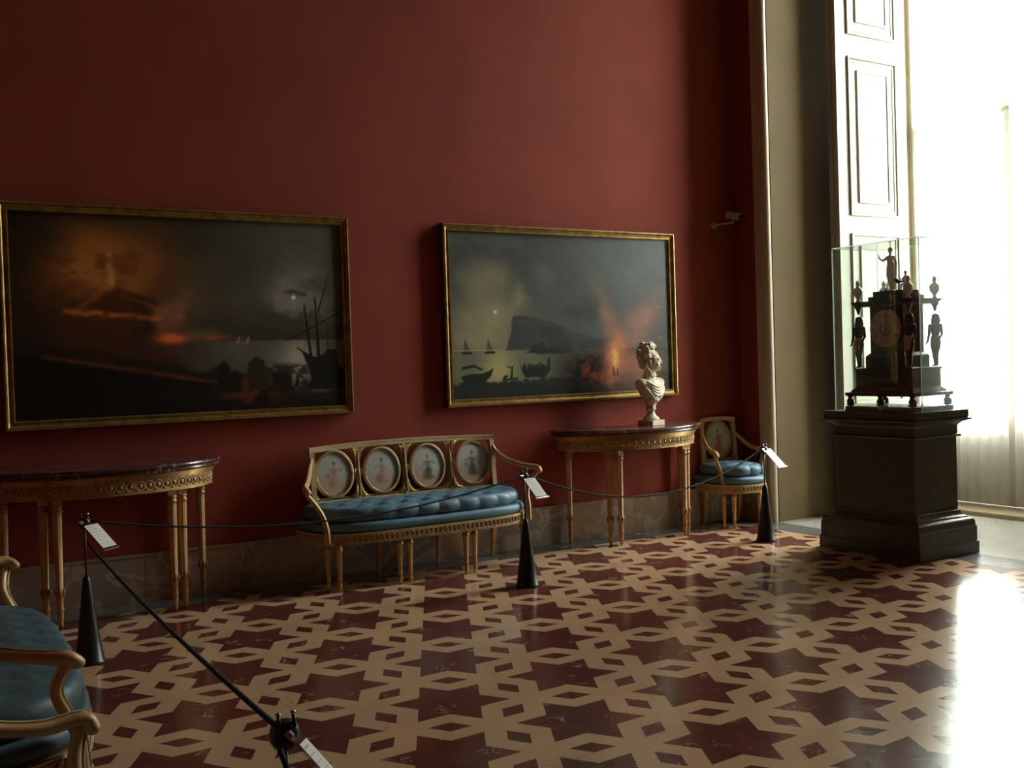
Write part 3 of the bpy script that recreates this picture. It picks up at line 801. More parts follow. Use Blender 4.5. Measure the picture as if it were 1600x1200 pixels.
# ------------------------------------------------------------------ seats
def outline_pts(a, bb, n_exp, n=90):
    out = []
    for t in np.linspace(0, PI, n):
        c, s = math.cos(t), math.sin(t)
        out.append((a * math.copysign(abs(c) ** (2 / n_exp), c), -bb * abs(s) ** (2 / n_exp)))
    return out
def resample(pts, step):
    L = [0]
    for i in range(1, len(pts)): L.append(L[-1] + math.hypot(pts[i][0] - pts[i - 1][0], pts[i][1] - pts[i - 1][1]))
    k = max(2, int(L[-1] / step)); out = []
    for q in range(k + 1):
        s = L[-1] * q / k
        i = max(0, min(len(L) - 2, int(np.searchsorted(L, s)) - 1))
        t = (s - L[i]) / max(1e-9, L[i + 1] - L[i])
        out.append((pts[i][0] + t * (pts[i + 1][0] - pts[i][0]), pts[i][1] + t * (pts[i + 1][1] - pts[i][1])))
    return out
def cushion_mb(a, bb, n_exp, z0, z1, tuft, amp, ycut=0.0, rings=26, seg=200, top_bulge=0.03):
    """upholstered pad: rings from the rim to the middle, tufted on top, pleated on the side"""
    b = MB(); o = resample(outline_pts(a, bb, n_exp, 300), 1e9 if False else (2 * a + 2 * bb) / seg)
    back = [(x, ycut) for x in np.linspace(o[-1][0], o[0][0], 60)[1:-1]]
    loop = [(x, min(y, ycut)) for x, y in o] + back
    n = len(loop); cx = 0.0; cy = -bb * 0.45
    h = z1 - z0
    levels = []                                       # (scale, z)
    for t in np.linspace(-PI / 2, PI / 2, 9):
        levels.append((1 - 0.5 * h * (1 - math.cos(t)), z0 + h / 2 + h / 2 * math.sin(t), 1))
    for q in range(1, rings):
        levels.append((None, q / rings, 2))
    vs = []
    def dimple(x, y):
        if not tuft: return 0.0
        gx = x / tuft; gy = (y + bb * .5) / (tuft * 0.85)
        row = round(gy); ox_ = 0.5 if row % 2 else 0.0
        dx = gx - ox_ - round(gx - ox_); dy = gy - row
        d2 = dx * dx + dy * dy
        crease = math.exp(-(abs(abs(dx) - abs(dy) * 1.0)) * 9) * 0.25
        return -amp * (math.exp(-d2 * 14) + crease)
    for lv in levels:
        for j, (x, y) in enumerate(loop):
            if lv[2] == 1:
                dd = 0.5 * h * (1 - math.cos(math.asin(max(-1, min(1, (lv[1] - z0 - h / 2) / (h / 2))))))
                l = math.hypot(x - cx, y - cy); f = 1 - dd / l
                pl = 0.0
                if tuft and y < ycut - 0.01: pl = 0.013 * (abs(math.sin(PI * (x + 0.37 * y) / tuft)) - 0.5)
                f += pl / l
                vs.append((cx + (x - cx) * f, cy + (y - cy) * f, lv[1]))
            else:
                l = math.hypot(x - cx, y - cy); f = (1 - 0.5 * h / l) * (1 - lv[1])
                X_, Y_ = cx + (x - cx) * f, cy + (y - cy) * f
                # spine instead of a single point keeps long pads even
                X_ = x * (1 - lv[1] * 0.0) * f if False else X_
                edge = 1 - (1 - lv[1]) ** 4
                vs.append((X_, Y_, z1 + top_bulge * edge + dimple(X_, Y_) * min(1, lv[1] * 6)))
    vs.append((cx, cy, z1 + top_bulge + dimple(cx, cy))); k = len(levels)
    fs = []
    for i in range(k - 1):
        for j in range(n):
            c = (j + 1) % n
            fs.append((i * n + j, i * n + c, (i + 1) * n + c, (i + 1) * n + j))
    for j in range(n): fs.append(((k - 1) * n + j, (k - 1) * n + (j + 1) % n, k * n))
    fs.append(tuple(range(n)))
    b.add(vs, fs, 0, True)
    return b

FIGS = {0: ((190, 150, 140), (150, 130, 80)), 1: ((186, 140, 130), (120, 96, 70)), 2: ((70, 78, 84), (120, 110, 60)), 3: ((80, 84, 62), (96, 92, 84)), 4: ((170, 110, 96), (150, 100, 84))}
def medallion_paint(kind):
    c1, c2 = FIGS[kind]
    def fn(u, v):
        n = vnoise(u, v, 4, 4, 90 + kind); n3 = vnoise(u, v, 16, 16, 70 + kind, 3)
        col = np.zeros(u.shape + (3,)) + np.array(lin(186, 190, 178))
        col = mixc(col, lin(200, 172, 148), ss(.6, .25, v + (n - .5) * .2))
        def bl(cx, cy, rx, ry, c, m_=.9): return mixc(col, lin(*c), np.clip(glow(u + (n3 - .5) * .06, v, cx, cy, rx, ry) * 1.4, 0, 1) ** 2 * m_)
        col = bl(.50, .36, .14, .17, c1); col = bl(.52, .22, .20, .06, c1, .7)
        col = bl(.50, .56, .08, .10, c2 if kind > 1 else (168, 130, 110))
        for s_ in (-1, 1):
            for q in range(5): col = bl(.50 + s_ * (.07 + .035 * q), .60 - s_ * .012 * q * (1 if kind % 2 else -1) - .02 * q, .03, .03, c2 if kind > 1 else (176, 136, 112), .6)
        col = bl(.40, .30, .10, .12, c2, .5)
        col = bl(.50, .72, .04, .05, (150, 110, 90)); col = bl(.50, .755, .045, .03, (90, 66, 50))
        if kind == 2: col = bl(.47, .27, .09, .08, (120, 112, 60))
        if kind in (0, 3): col = bl(.30, .46, .07, .06, c2, .7); col = bl(.70, .60, .06, .05, c2, .5)
        return col
    return fn
def painted_oval(rx, rz, kind, parent, loc, tilt):
    n_r, n_a = 26, 64; vs = [(0, 0, 0)]; fs = []
    for i in range(1, n_r + 1):
        for j in range(n_a):
            t = 2 * PI * j / n_a; q = i / n_r
            vs.append((rx * q * math.cos(t), 0.004 * q * q, rz * q * math.sin(t)))
    for j in range(n_a): fs.append((0, 1 + j, 1 + (j + 1) % n_a))
    for i in range(n_r - 1):
        for j in range(n_a):
            a = 1 + i * n_a + j; c = 1 + i * n_a + (j + 1) % n_a
            fs.append((a, c, c + n_a, a + n_a))
    me = bpy.data.meshes.new('painted_oval'); me.from_pydata(vs, [], fs)
    A = np.array(vs); col = medallion_paint(kind)(A[:, 0] / (2 * rx) + .5, A[:, 2] / (2 * rz) + .5)
    at = me.color_attributes.new('paint', 'FLOAT_COLOR', 'POINT')
    at.data.foreach_set('color', np.concatenate([np.clip(col, 0, 1), np.ones((len(A), 1))], 1).ravel().astype(np.float32))
    me.materials.append(M_enamel); me.update()
    o = bpy.data.objects.new('painted_oval', me); C.objects.link(o); o.parent = parent; o.location = loc; o.rotation_euler = (tilt, 0, 0)
    return o

def make_seat(kind):
    sofa = kind == 'sofa'
    root = empty('settee' if sofa else 'armchair')
    hb = 0.830 if sofa else 0.205                    # half width of the back
    a, bb, ne = (0.955, 0.575, 3.6) if sofa else (0.315, 0.53, 2.6)
    n = 4 if sofa else 1
    zs0, zs1 = 0.345, 0.425
    # seat rail with guilloche carving
    b = MB(); out = outline_pts(a, bb, ne, 120)
    b.prism(out, zs0, zs1, 0)
    def band(z0, z1, d, mi):
        o = outline_pts(a + d, bb + d, ne, 120); b.prism(o, z0, z1, mi)
    band(zs0, zs0 + 0.009, 0.005, 1); band(zs1 - 0.010, zs1, 0.006, 1)
    rp = resample(outline_pts(a + 0.002, bb + 0.002, ne, 600), 0.040)
    for i in range(1, len(rp) - 1):
        tx, ty = rp[i + 1][0] - rp[i - 1][0], rp[i + 1][1] - rp[i - 1][1]; l = math.hypot(tx, ty); tx /= l; ty /= l
        nx_, ny_ = -ty, tx
        if nx_ * rp[i][0] + ny_ * (rp[i][1] + bb / 2) < 0: nx_, ny_ = -nx_, -ny_
        c = Vector((rp[i][0] + nx_ * .002, rp[i][1] + ny_ * .002, (zs0 + zs1) / 2))
        ringp = [c + Vector((tx, ty, 0)) * 0.029 * math.cos(t) + Vector((0, 0, 0.026 * math.sin(t))) for t in np.linspace(0, 2 * PI, 13)[:-1]]
        b.tube(ringp, 0.0045, 4, 1, closed=True, ref=(nx_, ny_, 0))
    b.build('seat_rail', [M_ochre, M_cream], root)
    cushion_mb(a - 0.002, bb + 0.0, ne, zs1, zs1 + 0.075, 0, 0, top_bulge=0.0, rings=6).build('seat_pad', M_blue, root)
    cu = cushion_mb(a - 0.045, bb - 0.02, ne, zs1 + 0.07, zs1 + 0.185, 0.185, 0.036, ycut=-0.02, top_bulge=0.022, rings=40, seg=420)
    cu.build('seat_cushion', M_blue, root)
    # back frame, leaning back a little
    tilt = 0.10
    def bk(x, z, dy=0.0):
        zz = z - 0.5
        cv = 0.0 if not sofa else -0.05 * (abs(x) / hb) ** 4
        return (x, 0.0 + zz * tilt + cv + dy, z)
    ztop = 1.035; zbot = 0.605
    def crest(x): return ztop + (0.022 if sofa else 0.012) * (1 - (x / hb) ** 2)
    def bar(p, q, w, t, mi, b_, steps=1):
        pts = [Vector(p).lerp(Vector(q), k / steps) for k in range(steps + 1)]
        b_.tube(pts, w, 4, mi, asp=t / w)
    b = MB()
    K = 28
    xs = np.linspace(-hb, hb, K + 1)
    def strip(zf, hz, dy, mi):
        vs = []; fs = []
        for x in xs:
            for (dz, ddy) in ((-hz, -dy), (hz, -dy), (hz, dy), (-hz, dy)):
                p = bk(x, zf(x) + dz, ddy); vs.append(p)
        for i in range(K):
            for j in range(4): fs.append((i * 4 + j, i * 4 + (j + 1) % 4, (i + 1) * 4 + (j + 1) % 4, (i + 1) * 4 + j))
        fs += [(0, 1, 2, 3), (K * 4, K * 4 + 1, K * 4 + 2, K * 4 + 3)]
        b.add(vs, fs, mi)
    strip(lambda x: crest(x) - 0.016, 0.016, 0.021, 0); strip(lambda x: crest(x) + 0.002, 0.006, 0.024, 0)
    strip(lambda x: zbot, 0.017, 0.018, 0); strip(lambda x: zbot + 0.03, 0.004, 0.012, 1)
    for k in range(n + 1):
        x = -hb + 2 * hb * k / n
        w = 0.020 if k in (0, n) else 0.016
        x_ = x + (w if k == 0 else -w if k == n else 0)
        z0_ = 0.34 if k in (0, n) else zbot
        vs = []
        for z in np.linspace(z0_, crest(x_) - 0.02, 6):
            for (dx, dy) in ((-w, -0.02), (w, -0.02), (w, 0.02), (-w, 0.02)):
                p = bk(x_, z, dy); vs.append((p[0] + dx, p[1], p[2]))
        fs = []
        for i in range(5):
            for j in range(4): fs.append((i * 4 + j, i * 4 + (j + 1) % 4, (i + 1) * 4 + (j + 1) % 4, (i + 1) * 4 + j))
        fs += [(0, 1, 2, 3), (20, 21, 22, 23)]
        b.add(vs, fs, 0)
        if 0 < k < n:                                   # gilt line on each divider
            p0 = bk(x, zbot + .03, -0.024); p1 = bk(x, ztop - .04, -0.024); bar(p0, p1, 0.005, 0.005, 1, b)
    b.build('back_frame', [M_cream, M_gold], root)
    # oval medallions with carved spandrels
    pw = 2 * hb / n
    zc = (ztop + zbot) / 2 + 0.003
    rx = pw / 2 - (0.052 if sofa else 0.062); rz = (ztop - zbot) / 2 - 0.034
    for k in range(n):
        xc = -hb + pw * (k + 0.5)
        c0 = bk(xc, zc)
        yaw = 0.0
        b = MB()
        for rr, w, yy, mi in ((1.0, 0.009, -0.012, 0), (0.945, 0.005, -0.016, 1), (1.06, 0.005, -0.006, 0)):
            pts = [(rx * rr * math.cos(t), yy + math.sin(t) * 0, rz * (1 + (rr - 1) * .8) * math.sin(t)) for t in np.linspace(0, 2 * PI, 41)[:-1]]
            b.tube(pts, w, 6, mi, closed=True, ref=(0, 1, 0))
        md = b.build('medallion_frame', [M_cream, M_gold], root); md.location = c0; md.rotation_euler = (-math.atan(tilt), 0, 0)
        painted_oval(rx * 0.96, rz * 0.96, k if sofa else 4, md, (0, -0.010, 0), 0)
        for sx in (-1, 1):
            for sz in (-1, 1):
                b = MB()
                X_ = sx * (pw / 2 - 0.020); Z_ = sz * (rz + 0.014)
                pts = spline([(X_, 0, Z_ * .42), (X_ * .98, -0.008, Z_ * .66), (X_ * .92, -0.01, Z_ * .86), (X_ * .78, -0.006, Z_ * .97), (X_ * .52, 0, Z_ * 1.04)], 4)
                b.tube(pts, [0.005 + 0.008 * math.sin(PI * i / (len(pts) - 1)) for i in range(len(pts))], 5, 1)
                for q in range(4):                        # leaf lobes
                    t = 0.18 + 0.19 * q
                    p = pts[int(t * (len(pts) - 1))]
                    e = Vector((X_, 0, Z_))
                    b.tube([p, p.lerp(e, 0.55) + Vector((0, -0.010, 0)), p.lerp(e, 0.98)], [0.008, 0.009, 0.003], 5, 1 if q % 2 else 0)
                cc = Vector((X_ * .84, -0.004, Z_ * .90))
                b.tube([cc + Vector((0.017 * math.cos(t) * (1 - t / 9), 0, 0.017 * math.sin(t) * (1 - t / 9))) for t in np.linspace(0, 5.6, 16)], 0.004, 4, 0)
                sp = b.build('spandrel_carving', [M_cream, M_gold], root); sp.location = c0; sp.rotation_euler = (-math.atan(tilt), 0, 0)
            b = MB(); b.tube([(sx * (pw / 2 - .018), -0.004, -0.035), (sx * (rx * 1.07 + .004), -0.012, 0), (sx * (pw / 2 - .018), -0.004, 0.035)], 0.006, 5, 1)
            sp = b.build('side_clasp', [M_cream, M_gold], root); sp.location = c0; sp.rotation_euler = (-math.atan(tilt), 0, 0)
    # arms: sweep down from the stiles, scroll, return to the seat corner
    for s in (-1, 1):
        if sofa:
            tip = 1.02
            rail = [(s * (hb - .012), bk(hb, .95)[1], 0.955), (s * (hb + .010), -0.04, 0.90), (s * (hb + .055), -0.13, 0.835), (s * (hb + .115), -0.26, 0.795), (s * (hb + .170), -0.37, 0.78), (s * (tip - .005), -0.425, 0.774), (s * (tip - .012), -0.455, 0.752)]
            sup = [(s * (tip - .004), -0.425, 0.765), (s * (tip - .030), -0.405, 0.72), (s * (tip - .085), -0.395, 0.65), (s * (tip - .125), -0.425, 0.57), (s * (tip - .140), -0.465, 0.48), (s * (tip - .145), -0.475, 0.39), (s * (tip - .145), -0.475, 0.36)]
        else:
            rail = [(s * (hb - .012), bk(hb, .9)[1], 0.90), (s * (hb + .010), -0.05, 0.83), (s * (hb + .035), -0.15, 0.765), (s * (hb + .062), -0.26, 0.735), (s * (hb + .085), -0.345, 0.735), (s * (hb + .09), -0.375, 0.725), (s * (hb + .085), -0.385, 0.705)]
            sup = [(s * (hb + .088), -0.365, 0.725), (s * (hb + .075), -0.345, 0.68), (s * (hb + .045), -0.335, 0.61), (s * (hb + .030), -0.355, 0.54), (s * (hb + .024), -0.385, 0.46), (s * (hb + .022), -0.395, 0.36)]
        b = MB()
        p = spline(rail, 6); b.tube(p, [0.017 + 0.006 * ss(0, 1, np.array(i / (len(p) - 1))) for i in range(len(p))], 10, 0, asp=1.15)
        p2 = [Vector(q) + Vector((0, 0, 0.020)) for q in p[4:-4]]; b.tube(p2, 0.005, 5, 1)
        b.ell(rail[-1], (0.026, 0.024, 0.020), 0)
        b.build('arm_rail', [M_legs, M_cream], root)
        b = MB()
        p = spline(sup, 6); b.tube(p, [0.017 + 0.010 * (i / (len(p) - 1)) for i in range(len(p))], 10, 0, asp=0.85)
        p2 = [Vector(q) + Vector((0, -0.020 - 0.006 * i / len(p), 0.0)) for i, q in enumerate(p[3:-3])]; b.tube(p2, 0.005, 5, 1)
        b.build('arm_support', [M_legs, M_cream], root)
    # legs
    lb = seat_leg_mb(); first = None
    spots = [(-.86, -.415), (-.80, -.495), (-.325, -.535), (-.245, -.540), (.245, -.540), (.325, -.535), (.80, -.495), (.86, -.415)] if sofa else \
            [(-.215, -.365), (-.145, -.435), (.145, -.435), (.215, -.365)]
    for (x, y) in spots:
        if first is None: o = first = lb.build('leg', [M_legs, M_gold], root)
        else: o = first.copy(); C.objects.link(o); o.parent = root
        o.location = (x, y, 0)
    rear = [-.80, -.27, .27, .80] if sofa else [-.20, .20]
    first = None
    for x in rear:
        if first is None:
            b = MB(); vs = []
            for z, w, y in ((0, .014, .035), (.12, .016, .012), (.25, .02, -.002), (.347, .023, -.012)):
                vs += [(-w, y - w, z), (w, y - w, z), (w, y + w, z), (-w, y + w, z)]
            fs = [(i * 4 + j, i * 4 + (j + 1) % 4, (i + 1) * 4 + (j + 1) % 4, (i + 1) * 4 + j) for i in range(3) for j in range(4)] + [(0, 1, 2, 3), (12, 13, 14, 15)]
            b.add(vs, fs, 0); o = first = b.build('rear_leg', M_legs, root)
        else: o = first.copy(); C.objects.link(o); o.parent = root
        o.location = (x, -0.02, 0)
    return root

settee = make_seat('sofa'); settee.location = (3.56, -0.135, 0)
tag(settee, 'cream and gilt settee with four painted ovals and blue cushion between the two paintings', 'settee', 'blue settees')
settee2 = copy_tree(settee)
for ch in children_of(settee2):
    if ch.name.startswith('seat_cushion'):
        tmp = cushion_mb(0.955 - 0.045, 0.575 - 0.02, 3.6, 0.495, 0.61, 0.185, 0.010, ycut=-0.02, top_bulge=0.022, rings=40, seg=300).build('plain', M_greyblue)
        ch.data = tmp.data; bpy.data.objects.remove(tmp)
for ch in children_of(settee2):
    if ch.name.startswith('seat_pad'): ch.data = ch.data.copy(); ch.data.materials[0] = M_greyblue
settee2.location = (0.0, -3.31, 0); settee2.rotation_euler = (0, 0, PI / 2)
tag(settee2, 'blue-cushioned settee seen end-on, standing out in the room left of the first rope post', 'settee', 'blue settees')
chair = make_seat('chair'); chair.location = (7.045, -0.075, 0); chair.rotation_euler = (0, 0, math.radians(-9))
tag(chair, 'cream armchair with one painted oval and blue cushion in the corner by the window', 'armchair', 'blue armchairs')
chair2 = copy_tree(chair); chair2.location = (0.03, -5.13, 0); chair2.rotation_euler = (0, 0, PI / 2)
tag(chair2, 'gilt armchair nearest of all, only one scrolled arm showing in front of the end-on settee', 'armchair', 'blue armchairs')

# ------------------------------------------------------------------ bust
def remesh(o, vox, smooth=2):
    m_ = o.modifiers.new('remesh', 'REMESH'); m_.mode = 'VOXEL'; m_.voxel_size = vox; m_.use_smooth_shade = True
    if smooth:
        s_ = o.modifiers.new('smooth', 'SMOOTH'); s_.iterations = smooth; s_.factor = 0.5
    return o
bust = empty('marble_bust', (6.00, -0.30, 1.0385), math.radians(12))      # local -y is the front
tag(bust, 'white marble bust with high curled hair standing on the right console table', 'bust')
b = MB(); b.box(-0.09, 0.09, -0.09, 0.09, 0, 0.05, bev=0.004); b.build('plinth', M_marble_white, bust)
b = MB(); b.lathe([(0.078, 0.05), (0.08, 0.062), (0.07, 0.075), (0.05, 0.09), (0.036, 0.115), (0.034, 0.135), (0.045, 0.15), (0.05, 0.16), (0.04, 0.172), (0.05, 0.19)], n=32)
b.build('socle', M_marble_white, bust)
b = MB()
# torso: draped chest, cut below the shoulders
b.ell((0, 0.0, 0.365), (0.172, 0.100, 0.092)); b.ell((0, 0.0, 0.33), (0.135, 0.092, 0.10)); b.ell((0, -0.01, 0.27), (0.085, 0.07, 0.09)); b.ell((0, -0.008, 0.215), (0.055, 0.05, 0.05))
b.ell((-0.125, 0.005, 0.392), (0.056, 0.062, 0.052)); b.ell((0.125, 0.005, 0.392), (0.056, 0.062, 0.052))
b.tube([(0, 0.015, 0.39), (0, 0.005, 0.47), (0, -0.008, 0.53)], [0.085, 0.058, 0.053], 14)
# drapery folds
for q, (d, zt) in enumerate(((0.0, 0.0), (0.022, 0.028), (0.044, 0.056), (0.068, 0.085))):
    b.tube(spline([(-0.125 + q * .004, -0.03, 0.425 - d * .2), (-0.075, -0.082, 0.385 - d), (0.0, -0.098, 0.355 - d * 1.15), (0.075, -0.08, 0.39 - d), (0.125 - q * .004, -0.03, 0.425 - d * .2)], 6), 0.0115, 7)
b.tube(spline([(-0.15, 0.0, 0.42), (-0.12, -0.06, 0.34), (-0.05, -0.08, 0.26), (0.0, -0.06, 0.22)], 6), 0.014, 7)
b.tube(spline([(0.15, 0.0, 0.42), (0.12, -0.06, 0.34), (0.05, -0.08, 0.26), (0.0, -0.06, 0.22)], 6), 0.014, 7)
b.ell((0, -0.073, 0.235), (0.024, 0.018, 0.024))
remesh(b.build('draped_torso', M_marble_white, bust), 0.0045, 1)
hd = MB()                                              # head with face, turned slightly
hd.ell((0, -0.012, 0.605), (0.068, 0.082, 0.092)); hd.ell((0, -0.035, 0.565), (0.048, 0.052, 0.056)); hd.ell((0, -0.072, 0.532), (0.022, 0.018, 0.018))
hd.tube([(0, -0.086, 0.625), (0, -0.097, 0.590), (0, -0.092, 0.580)], [0.008, 0.011, 0.009], 8)
hd.ell((0, -0.088, 0.556), (0.022, 0.010, 0.006)); hd.ell((0, -0.085, 0.546), (0.018, 0.010, 0.006))
for s in (-1, 1):
    hd.ell((s * 0.026, -0.080, 0.606), (0.013, 0.008, 0.008)); hd.tube([(s * .012, -.090, .624), (s * .030, -.088, .629), (s * .046, -.074, .622)], .006, 6)
    hd.ell((s * 0.036, -0.066, 0.572), (0.02, 0.018, 0.02)); hd.ell((s * 0.069, 0.0, 0.595), (0.009, 0.018, 0.026))
hd.tube([(0, 0.0, 0.47), (0, 0.0, 0.50), (0, -0.008, 0.56)], [0.060, 0.052, 0.050], 14)
hdo = remesh(hd.build('head', M_marble_white, bust), 0.0035, 1); hdo.rotation_euler = (0, 0, math.radians(38)); hdo.scale = (1.1, 1.1, 1.04); hdo.location.z = -0.032
b = MB(); rr = random.Random(5)
b.ell((0, 0.022, 0.665), (0.070, 0.078, 0.082)); b.ell((0, 0.055, 0.60), (0.055, 0.045, 0.07))
for k in range(70):                                    # piled curls
    a = rr.uniform(0, 2 * PI); z = rr.uniform(0.60, 0.765)
    if z < 0.655 and (a > PI * 1.15 and a < PI * 1.85): continue
    rad = 0.080 * math.sqrt(max(0.05, 1 - ((z - 0.655) / 0.125) ** 2))
    cx, cy = rad * math.cos(a), 0.018 + rad * 1.05 * math.sin(a)
    pts = [(cx + 0.012 * math.cos(t + a), cy + 0.012 * math.sin(t * 1.3), z + 0.014 * math.sin(t)) for t in np.linspace(0, 5.5, 9)]
    b.tube(pts, 0.0075, 5)
for s in (-1, 1):
    for k in range(3):
        b.tube([(s * (.058 + .004 * k), .02 + .012 * k, .60), (s * .072, .03, .56), (s * .062, .035 - .02 * k, .51), (s * .070, .02 - .02 * k, .465)], [.014, .015, .013, .008], 7)
b.ell((0, 0.012, 0.755), (0.032, 0.032, 0.022))
hro = remesh(b.build('hair', M_marble_white, bust), 0.0045, 0); hro.rotation_euler = (0, 0, math.radians(38)); hro.scale = (1.1, 1.1, 1.04); hro.location.z = -0.032

# ------------------------------------------------------------------ pedestal, clock, glass case
PX, PY = 7.125, -2.115
ped = empty('clock_pedestal', (PX, PY, 0)); tag(ped, 'tall dark marble pedestal with moulded foot carrying the glass case and clock', 'pedestal')
def rect_lathe(b, prof, hx, hy, mi=0):
    """(offset, z) profile swept round a rectangle"""
    vs = []
    for d, z in prof: vs += [(-hx - d, -hy - d, z), (hx + d, -hy - d, z), (hx + d, hy + d, z), (-hx - d, hy + d, z)]
    k = len(prof)
    fs = [(i * 4 + j, i * 4 + (j + 1) % 4, (i + 1) * 4 + (j + 1) % 4, (i + 1) * 4 + j) for i in range(k - 1) for j in range(4)]
    fs += [(3, 2, 1, 0), tuple(range((k - 1) * 4, k * 4))]
    b.add(vs, fs, mi)
b = MB(); rect_lathe(b, [(0.105, 0), (0.105, 0.095), (0.098, 0.10), (0.095, 0.105), (0.095, 0.215), (0.088, 0.222), (0.088, 0.235)], 0.265, 0.40); b.build('plinth', M_ped, ped)
b = MB(); rect_lathe(b, [(0.085, 0.235), (0.085, 0.245)] + [(0.085 - 0.03 * (1 - math.cos(t)), 0.25 + 0.035 * math.sin(t)) for t in np.linspace(0, PI / 2, 6)] +
                     [(0.046, 0.29), (0.046, 0.297)] + [(0.044 - 0.036 * math.sin(t), 0.30 + 0.045 * (1 - math.cos(t))) for t in np.linspace(0, PI / 2, 6)] + [(0.0, 0.352), (0.0, 0.36)], 0.265, 0.40)
b.build('foot_moulding', M_ped, ped)
b = MB(); rect_lathe(b, [(0, 0.36), (0, 0.945)], 0.265, 0.39); b.build('shaft', M_ped, ped)
b = MB(); rect_lathe(b, [(0, 0.945), (0.022, 0.95), (0.026, 0.958), (0.022, 0.966), (0.004, 0.972), (0.004, 1.035), (0.012, 1.05), (0.03, 1.065), (0.056, 1.078), (0.082, 1.085), (0.086, 1.10), (0.06, 1.104), (0.066, 1.108), (0.066, 1.165)], 0.265, 0.395)
b.build('cornice', M_ped, ped)

clk = empty('mantel_clock', (PX + .03, PY - .02, 1.165)); tag(clk, 'black monumental clock with figures and urns standing inside the glass case', 'clock')
def K(z): return z - 1.165
b = MB(); rect_lathe(b, [(0, 0), (0, 0.037)], 0.245, 0.345); b.build('base_step', M_clock, clk)
b = MB(); rect_lathe(b, [(-.01, K(1.287)), (0, K(1.292)), (0, K(1.315)), (-0.03, K(1.32)), (-0.04, K(1.335)), (-0.055, K(1.35)), (-0.065, K(1.36)), (-0.065, K(1.50)), (-0.055, K(1.505)), (-0.055, K(1.517)), (-0.06, K(1.52))], 0.245, 0.345); b.build('base_block', M_clock, clk)
fb = None
for (x, y) in ((-.22, -.31), (-.22, .31), (.22, -.31), (.22, .31), (-.22, 0.0)):
    if fb is None:
        b = MB(); b.tube(spline([(0, 0, .10), (0, 0, .085), (.012, .012, .06), (-.008, -.008, .03), (.012, .012, .008)], 4), [0.034, 0.030, .028, .022, .018, .015, .013, .014, .016, .02, .024, .024, .022, .02, .018, .015, .012], 10)
        b.ell((0, 0, 0.014), (.026, .026, .014)); o = fb = b.build('claw_foot', M_bronze, clk)
    else: o = fb.copy(); C.objects.link(o); o.parent = clk
    o.location = (x, y, K(1.202)); o.scale = (1.35, 1.35, 1)
b = MB(); rect_lathe(b, [(0.03, K(1.52)), (0.03, K(1.615)), (0.022, K(1.625)), (0.0, K(1.645)), (0, K(2.03)), (0.008, K(2.04)), (0.008, K(2.115)), (-0.02, K(2.117)), (-0.02, K(2.158))], 0.125, 0.165)
b.build('clock_body', M_clock, clk)
for s in (-1, 1):
    b = MB()
    rect = [(-.19, s * .30), (.19, s * .30), (.19, s * .10), (-.19, s * .10)]
    vs = []
    for d, z in ((-.018, K(2.036)), (-.018, K(2.046)), (0, K(2.066)), (.004, K(2.078))):
        vs += [(-.19 - d, s * (.30 + d), z), (.19 + d, s * (.30 + d), z), (.19 + d, s * .10, z), (-.19 - d, s * .10, z)]
    fs = [(i * 4 + j, i * 4 + (j + 1) % 4, (i + 1) * 4 + (j + 1) % 4, (i + 1) * 4 + j) for i in range(3) for j in range(4)] + [(0, 1, 2, 3), (12, 13, 14, 15)]
    b.add(vs, fs)
    b.build('side_shelf', M_clock, clk)
# dial on the face towards the room (-x)
dl = empty('dial_group'); bpy.data.objects.remove(dl)
b = MB(); n = 48
def disc(b, r, x, th, mi, n=48, r0=None):
    vs = [(x, r * math.cos(2 * PI * j / n), r * math.sin(2 * PI * j / n)) for j in range(n)]
    vs2 = [(x - th, p[1], p[2]) for p in vs]
    b.add(vs + vs2, [tuple(range(n)), tuple(range(n, 2 * n))] + [(j, (j + 1) % n, n + (j + 1) % n, n + j) for j in range(n)], mi)
disc(b, 0.148, 0.0, 0.008, 0)
b.tube([(-.010, .150 * math.cos(t), .150 * math.sin(t)) for t in np.linspace(0, 2 * PI, 49)[:-1]], .008, 6, 1, closed=True, ref=(1, 0, 0))
M_dial = mat('old_dial', (0.52, 0.41, 0.34), 0.5, noise=20, col2=(0.42, 0.32, 0.26))
dial = b.build('dial', [M_dial, M_ochre], clk); dial.location = (-0.125, 0, K(1.845))
b = MB()
ROM = ['XII', 'I', 'II', 'III', 'IIII', 'V', 'VI', 'VII', 'VIII', 'IX', 'X', 'XI']
for k, s_ in enumerate(ROM):                            # roman hour marks as strokes
    a = PI / 2 - k * PI / 6                             # seen from -x, +y is to the left
    rad = Vector((0, -math.cos(a), math.sin(a))); tan = Vector((0, -math.sin(a), -math.cos(a)))
    strokes = []; xo = 0.0
    for ch in s_:
        if ch == 'I': strokes.append(((xo, -.013), (xo, .013))); xo += .0065
        elif ch == 'V': strokes += [((xo, .013), (xo + .005, -.013)), ((xo + .010, .013), (xo + .005, -.013))]; xo += .016
        else: strokes += [((xo, .013), (xo + .010, -.013)), ((xo + .010, .013), (xo, -.013))]; xo += .016
    w = xo - .0065
    for p, q in strokes:
        A_ = rad * (0.118 + p[1]) + tan * (p[0] - w / 2); B_ = rad * (0.118 + q[1]) + tan * (q[0] - w / 2)
        b.tube([A_ + Vector((-.0085, 0, 0)), B_ + Vector((-.0085, 0, 0))], .0014, 4)
b.build('numerals', M_ink, dial)
b = MB()
b.tube([(-.010, .058 * math.cos(t), .058 * math.sin(t)) for t in np.linspace(PI * .95, 2.05 * PI, 24)], .004, 5)
b.ell((-.010, .05, .025), (.005, .012, .012)); b.ell((-.010, -.05, .025), (.005, .012, .012)); b.ell((-.010, 0, 0), (.006, .01, .01))
b.build('dial_ornament', M_ink, dial)
